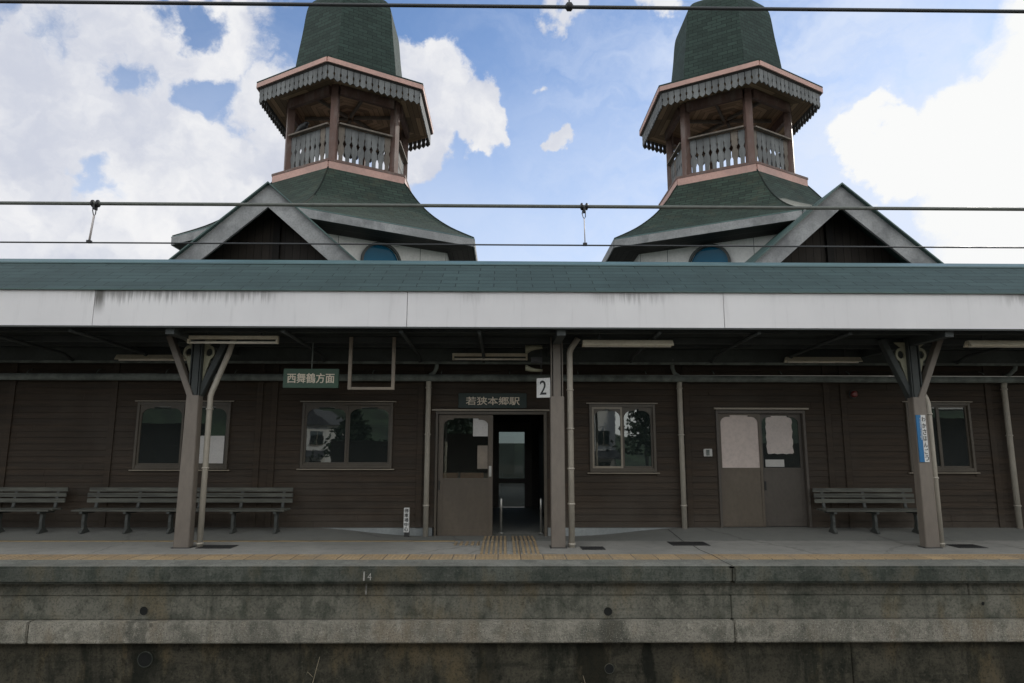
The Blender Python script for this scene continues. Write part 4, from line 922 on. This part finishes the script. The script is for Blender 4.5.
# drain covers in the paving
for x0, x1, y0, y1, lab in ((-4.42, -3.92, 9.72, 10.02, 'dark drain cover at the foot of the left post'), (1.12, 1.46, 9.60, 9.88, 'small dark drain cover at the foot of the middle post'), (6.66, 7.08, 9.75, 10.08, 'dark drain cover at the foot of the right post'), (2.52, 3.08, 9.98, 10.36, 'largest dark drain cover in the paving right of the middle post')):
    cv = thing('drain_cover', ((x0+x1)/2, (y0+y1)/2, 0), lab, 'drain cover', 'drain covers in the platform paving')
    b = MB(); b.box(x0, x1, y0, y1, -.02, .006); b.build('plate', M['iron'], cv)
    b = MB(); k = int((x1-x0)/.04)
    for i in range(k): xx = x0+.02+i*(x1-x0-.04)/max(1, k-1); b.box(xx-.006, xx+.006, y0+.02, y1-.02, .0055, .010)
    b.build('grating', M['iron'], cv)

# ------------------------------------------------------------------ benches
def bench(cx, label, L=1.72):
    z0 = deck_z(cx, 11.0); t_ = thing('slatted_bench', (cx, 11.0, z0), label, 'bench', 'slatted benches along the wall')
    for z_, y_ in ((.735, 11.23), (.638, 11.215), (.541, 11.195)):
        b = MB(); b.box(cx-L/2+random.uniform(-.01, .01), cx+L/2+random.uniform(-.01, .01), y_, y_+.028, z0+z_-.037-.0, z0+z_+.037); b.build('back_slat', M['bench'], t_, .005)
    for y_ in (10.76, 10.86, 10.96, 11.06):
        b = MB(); b.box(cx-L/2, cx+L/2, y_, y_+.082, z0+.385, z0+.415); b.build('seat_slat', M['bench'], t_, .005)
    for q_ in (-.70, 0, .70):
        x = cx+q_; b = MB(); o_ = (x-.024, 0, z0)
        b.prism([(10.77, .345), (11.16, .335), (11.22, .40), (11.27, .76), (11.235+.02, .77), (11.19, .43), (11.12, .384), (10.77, .384)], o_, (0, 1, 0), (0, 0, 1), .048)
        b.prism([(10.86, .335), (10.95, .335), (10.93, .20), (10.96, .09), (11.04, .03), (11.04, 0), (10.80, 0), (10.80, .03), (10.86, .09), (10.85, .2)], o_, (0, 1, 0), (0, 0, 1), .048)
        b.build('leg', M['benchleg'], t_, .004)
    t_.scale = (1, .9, .92); t_.location.y += .11
bench(-8.22, 'slatted bench cut off by the left picture edge')
bench(-6.14, 'slatted bench left of the left post, under the left window')
bench(-4.42, 'slatted bench partly hidden behind the left post, to its right')
bench(6.15, 'lone slatted bench to the right of the double doors')

# ------------------------------------------------------------------ overhead wires
def sag(x, x0, x1, z, s_): t = (x-x0)/(x1-x0); return z-4*s_*t*(1-t)
def wire(y, z, r, label, m, seg=10, s_=.0, name='contact_wire'):
    xs_ = [-60+i*3 for i in range(41)]
    tag(MB().tube([(x, y, z) for x in xs_], r, 8).build(name, m), label, 'wire')
wire(3.0, 3.693, .0092, 'thick dark overhead wire along the top edge of the picture', M['wire_d'])
wire(7.0, 4.14, .021, 'thicker messenger wire crossing in front of both tower roofs', M['wire'], name='messenger_wire')
wire(7.0, 3.687, .009, 'thin dark contact wire hanging just above the canopy ridge', M['wire_d'])
for x0, x1, lab, w_ in ((-4.575, -4.60, 'left wire dropper with open loop hanging against the clouds', .011), (.897, .90, 'right thin wire dropper hanging between the two towers', .006)):
    t_ = thing('wire_dropper', (x1, 7, 3.69), lab, 'wire dropper', 'droppers between the overhead wires')
    b = MB()
    for q_ in (-.028, .028): b.tube([(x0+q_-.014, 7, 4.14), (x0+q_-.006, 7, 4.14), (x0+q_+.006, 7, 4.14), (x0+q_+.014, 7, 4.14)], [.03, .042, .042, .03], 12)
    b.box(x0-.012, x0+.012, 6.97, 7.03, 4.07, 4.12); b.build('clamp', M['clampm'], t_)
    b = MB(); b.tube([(x0-.012, 7, 4.12), (x0-.024, 7, 4.06), (x0-.01, 7, 4.01), (x0, 7, 3.995), (x0+.012, 7, 4.02), (x0+.014, 7, 4.08), (x0+.006, 7, 4.12)], .0055, 6); b.build('loop', M['clampm'], t_)
    MB().tube([(x0-.002, 7, 4.0), (x1, 7, 3.71)], w_, 8).build('rod', M['pale_rod'], t_)
    b = MB(); b.box(x1-.022, x1+.022, 6.98, 7.02, 3.683, 3.713); b.build('clip', M['clampm'], t_)
t_ = thing('wire_clip', (.325, 3, 3.69), 'small black clip on the topmost overhead wire', 'wire clip')
b = MB(); b.tube([(.305, 3, 3.695), (.315, 3, 3.695), (.335, 3, 3.695), (.345, 3, 3.695)], [.010, .022, .022, .010], 10); b.build('body', M['clampm'], t_)
b = MB(); b.tube([(.325, 3, 3.70), (.325, 3, 3.80)], .004, 6); b.build('rod', M['clampm'], t_)

# ------------------------------------------------------------------ what the windows reflect: opposite platform, houses, wooded hill; yard behind the station
b = MB(); b.box(-30, 30, -6, .9, -1.62, -.25); tag(b.build('opposite_platform', M['upper']), kind='structure')
b = MB(); b.quad([(-60, 16.7, -.08), (60, 16.7, -.08), (60, 60, -.08), (-60, 60, -.08)]); tag(b.build('yard_pavement', M['yard']), kind='structure')
b = MB(); b.box(-40, 40, 27, 27.3, -.1, 1.5); tag(b.build('yard_wall', M['hedge']), 'low grey green wall across the yard seen through the far door', 'wall')
hl = MB(); n = 60
pts = [(-400+i*800/n, -110+random.uniform(-6, 6), 14+9*math.sin(i*.55)+4*math.sin(i*1.7)+random.uniform(-1.2, 1.2)) for i in range(n+1)]
hl.add([(x, -60, -1.7) for x, y, z_ in pts]+[(x, -80, z_*.55) for x, y, z_ in pts]+pts, [(j*(n+1)+i, j*(n+1)+i+1, (j+1)*(n+1)+i+1, (j+1)*(n+1)+i) for j in range(2) for i in range(n)])
tag(hl.build('wooded_hill', M['leaf']), kind='structure')
for hxp, hy, wd, hh, lab in ((-14.0, -24, 2.7, 3.4, 'white two-storey house behind the camera left of the line'), (6.0, -22, 3.3, 4.6, 'white house with dark roof behind the camera right of the line')):
    t_ = thing('white_house', (hxp, hy, -1.6), lab, 'house')
    b = MB(); b.box(hxp-wd/2, hxp+wd/2, hy-6, hy, -1.62, hh-.6); b.build('wall', M['house'], t_)
    b = MB(); b.prism([(-wd/2-.4, hh-.6), (wd/2+.4, hh-.6), (0, hh+.6)], (hxp, hy+.5, 0), (1, 0, 0), (0, 0, 1), 7); b.build('roof', M['hroof'], t_)
    b = MB(); b.prism([(0, 1.0), (1.3, .6), (1.3, .5), (0, .85)], (hxp-wd/2-.2, hy, 0), (0, 1, 0), (0, 0, 1), wd+.4); b.build('lean_to_roof', M['hroof'], t_)
    for k in range(2):
        for zz in (-.4, 1.7):
            xx = hxp-wd/4+k*wd/2; b = MB(); b.box(xx-.42, xx+.42, hy+.003, hy+.06, zz-.3, zz+.65); wo = b.build('window', M['glass'], t_)
            b = MB(); b.box(xx-.47, xx+.47, hy+.003, hy+.08, zz-.36, zz-.3); b.box(xx-.02, xx+.02, hy+.06, hy+.08, zz-.3, zz+.65); b.build('frame', M['sash'], wo)
for tx, ty, hgt, lab in ((9.3, -20, 5.2, 'dense green tree behind the camera beside the right house'), (-9.2, -17, 3.6, 'low green tree behind the camera beside the left house'), (12.6, -19, 4.2, 'bushy green tree at the far end behind the camera'), (-3.5, -26, 6.5, 'tall green tree behind the opposite shelter')):
    t_ = thing('garden_tree', (tx, ty, -1.62), lab, 'tree', 'trees behind the opposite platform')
    MB().tube([(tx, ty, -1.62), (tx+.1, ty, hgt*.4), (tx, ty, hgt*.8)], [.16, .11, .04], 8).build('trunk', M['benchleg'], t_)
    b = MB()
    for q in range(900):
        u1, u2, u3 = random.gauss(0, .5), random.gauss(0, .4), random.random()
        c_ = Vector((tx+u1*1.6*(1.15-u3), ty+u2*1.6*(1.15-u3), hgt*(.15+.85*u3))); a_ = Vector((random.gauss(0, 1), random.gauss(0, 1), random.gauss(0, 1))).normalized(); b_ = a_.orthogonal().normalized()
        b.add([c_+a_*.22, c_+b_*.13, c_-a_*.22, c_-b_*.13], [(0, 1, 2, 3)])
    b.build('crown', M['leaf'], t_)
os_ = thing('opposite_shelter', (0, -2, -.25), 'dark platform shelter behind the camera', 'shelter')
b = MB(); b.box(-26, 26, -5.2, -.5, 2.95, 3.3); b.build('roof', M['darksteel'], os_)
b = MB(); b.box(-26, 26, -.499, -.46, 2.76, 3.32); b.build('fascia', M['house'], os_)
for a, c, hw_ in ((-26, -12.5, 2.3), (-12.2, -8.75, 1.1), (-7.2, -4.4, 1.6), (-3.6, .6, 1.9), (6.9, 12.5, 1.5), (14, 24, 2.6)):
    b = MB(); b.box(a, c, -4.6, -4.5, -.25, hw_); b.build('back_wall', M['post'], os_)
for x in (-9.2, -2.45, 3.4, 9.0):
    b = MB(); b.box(x-.1, x+.1, -2.6, -2.4, -.25, 2.95); b.build('post', M['post'], os_)
    b = MB(); b.tube([(x+.2, -2.5, -.25), (x+.2, -2.5, 2.9)], .05, 10); b.build('rain_pipe', M['pipe'], os_)
    b = MB(); b.box(x-.06, x+.06, -2.399, -2.38, 1.0, 1.75); b.build('name_strip', M['blue'], os_)
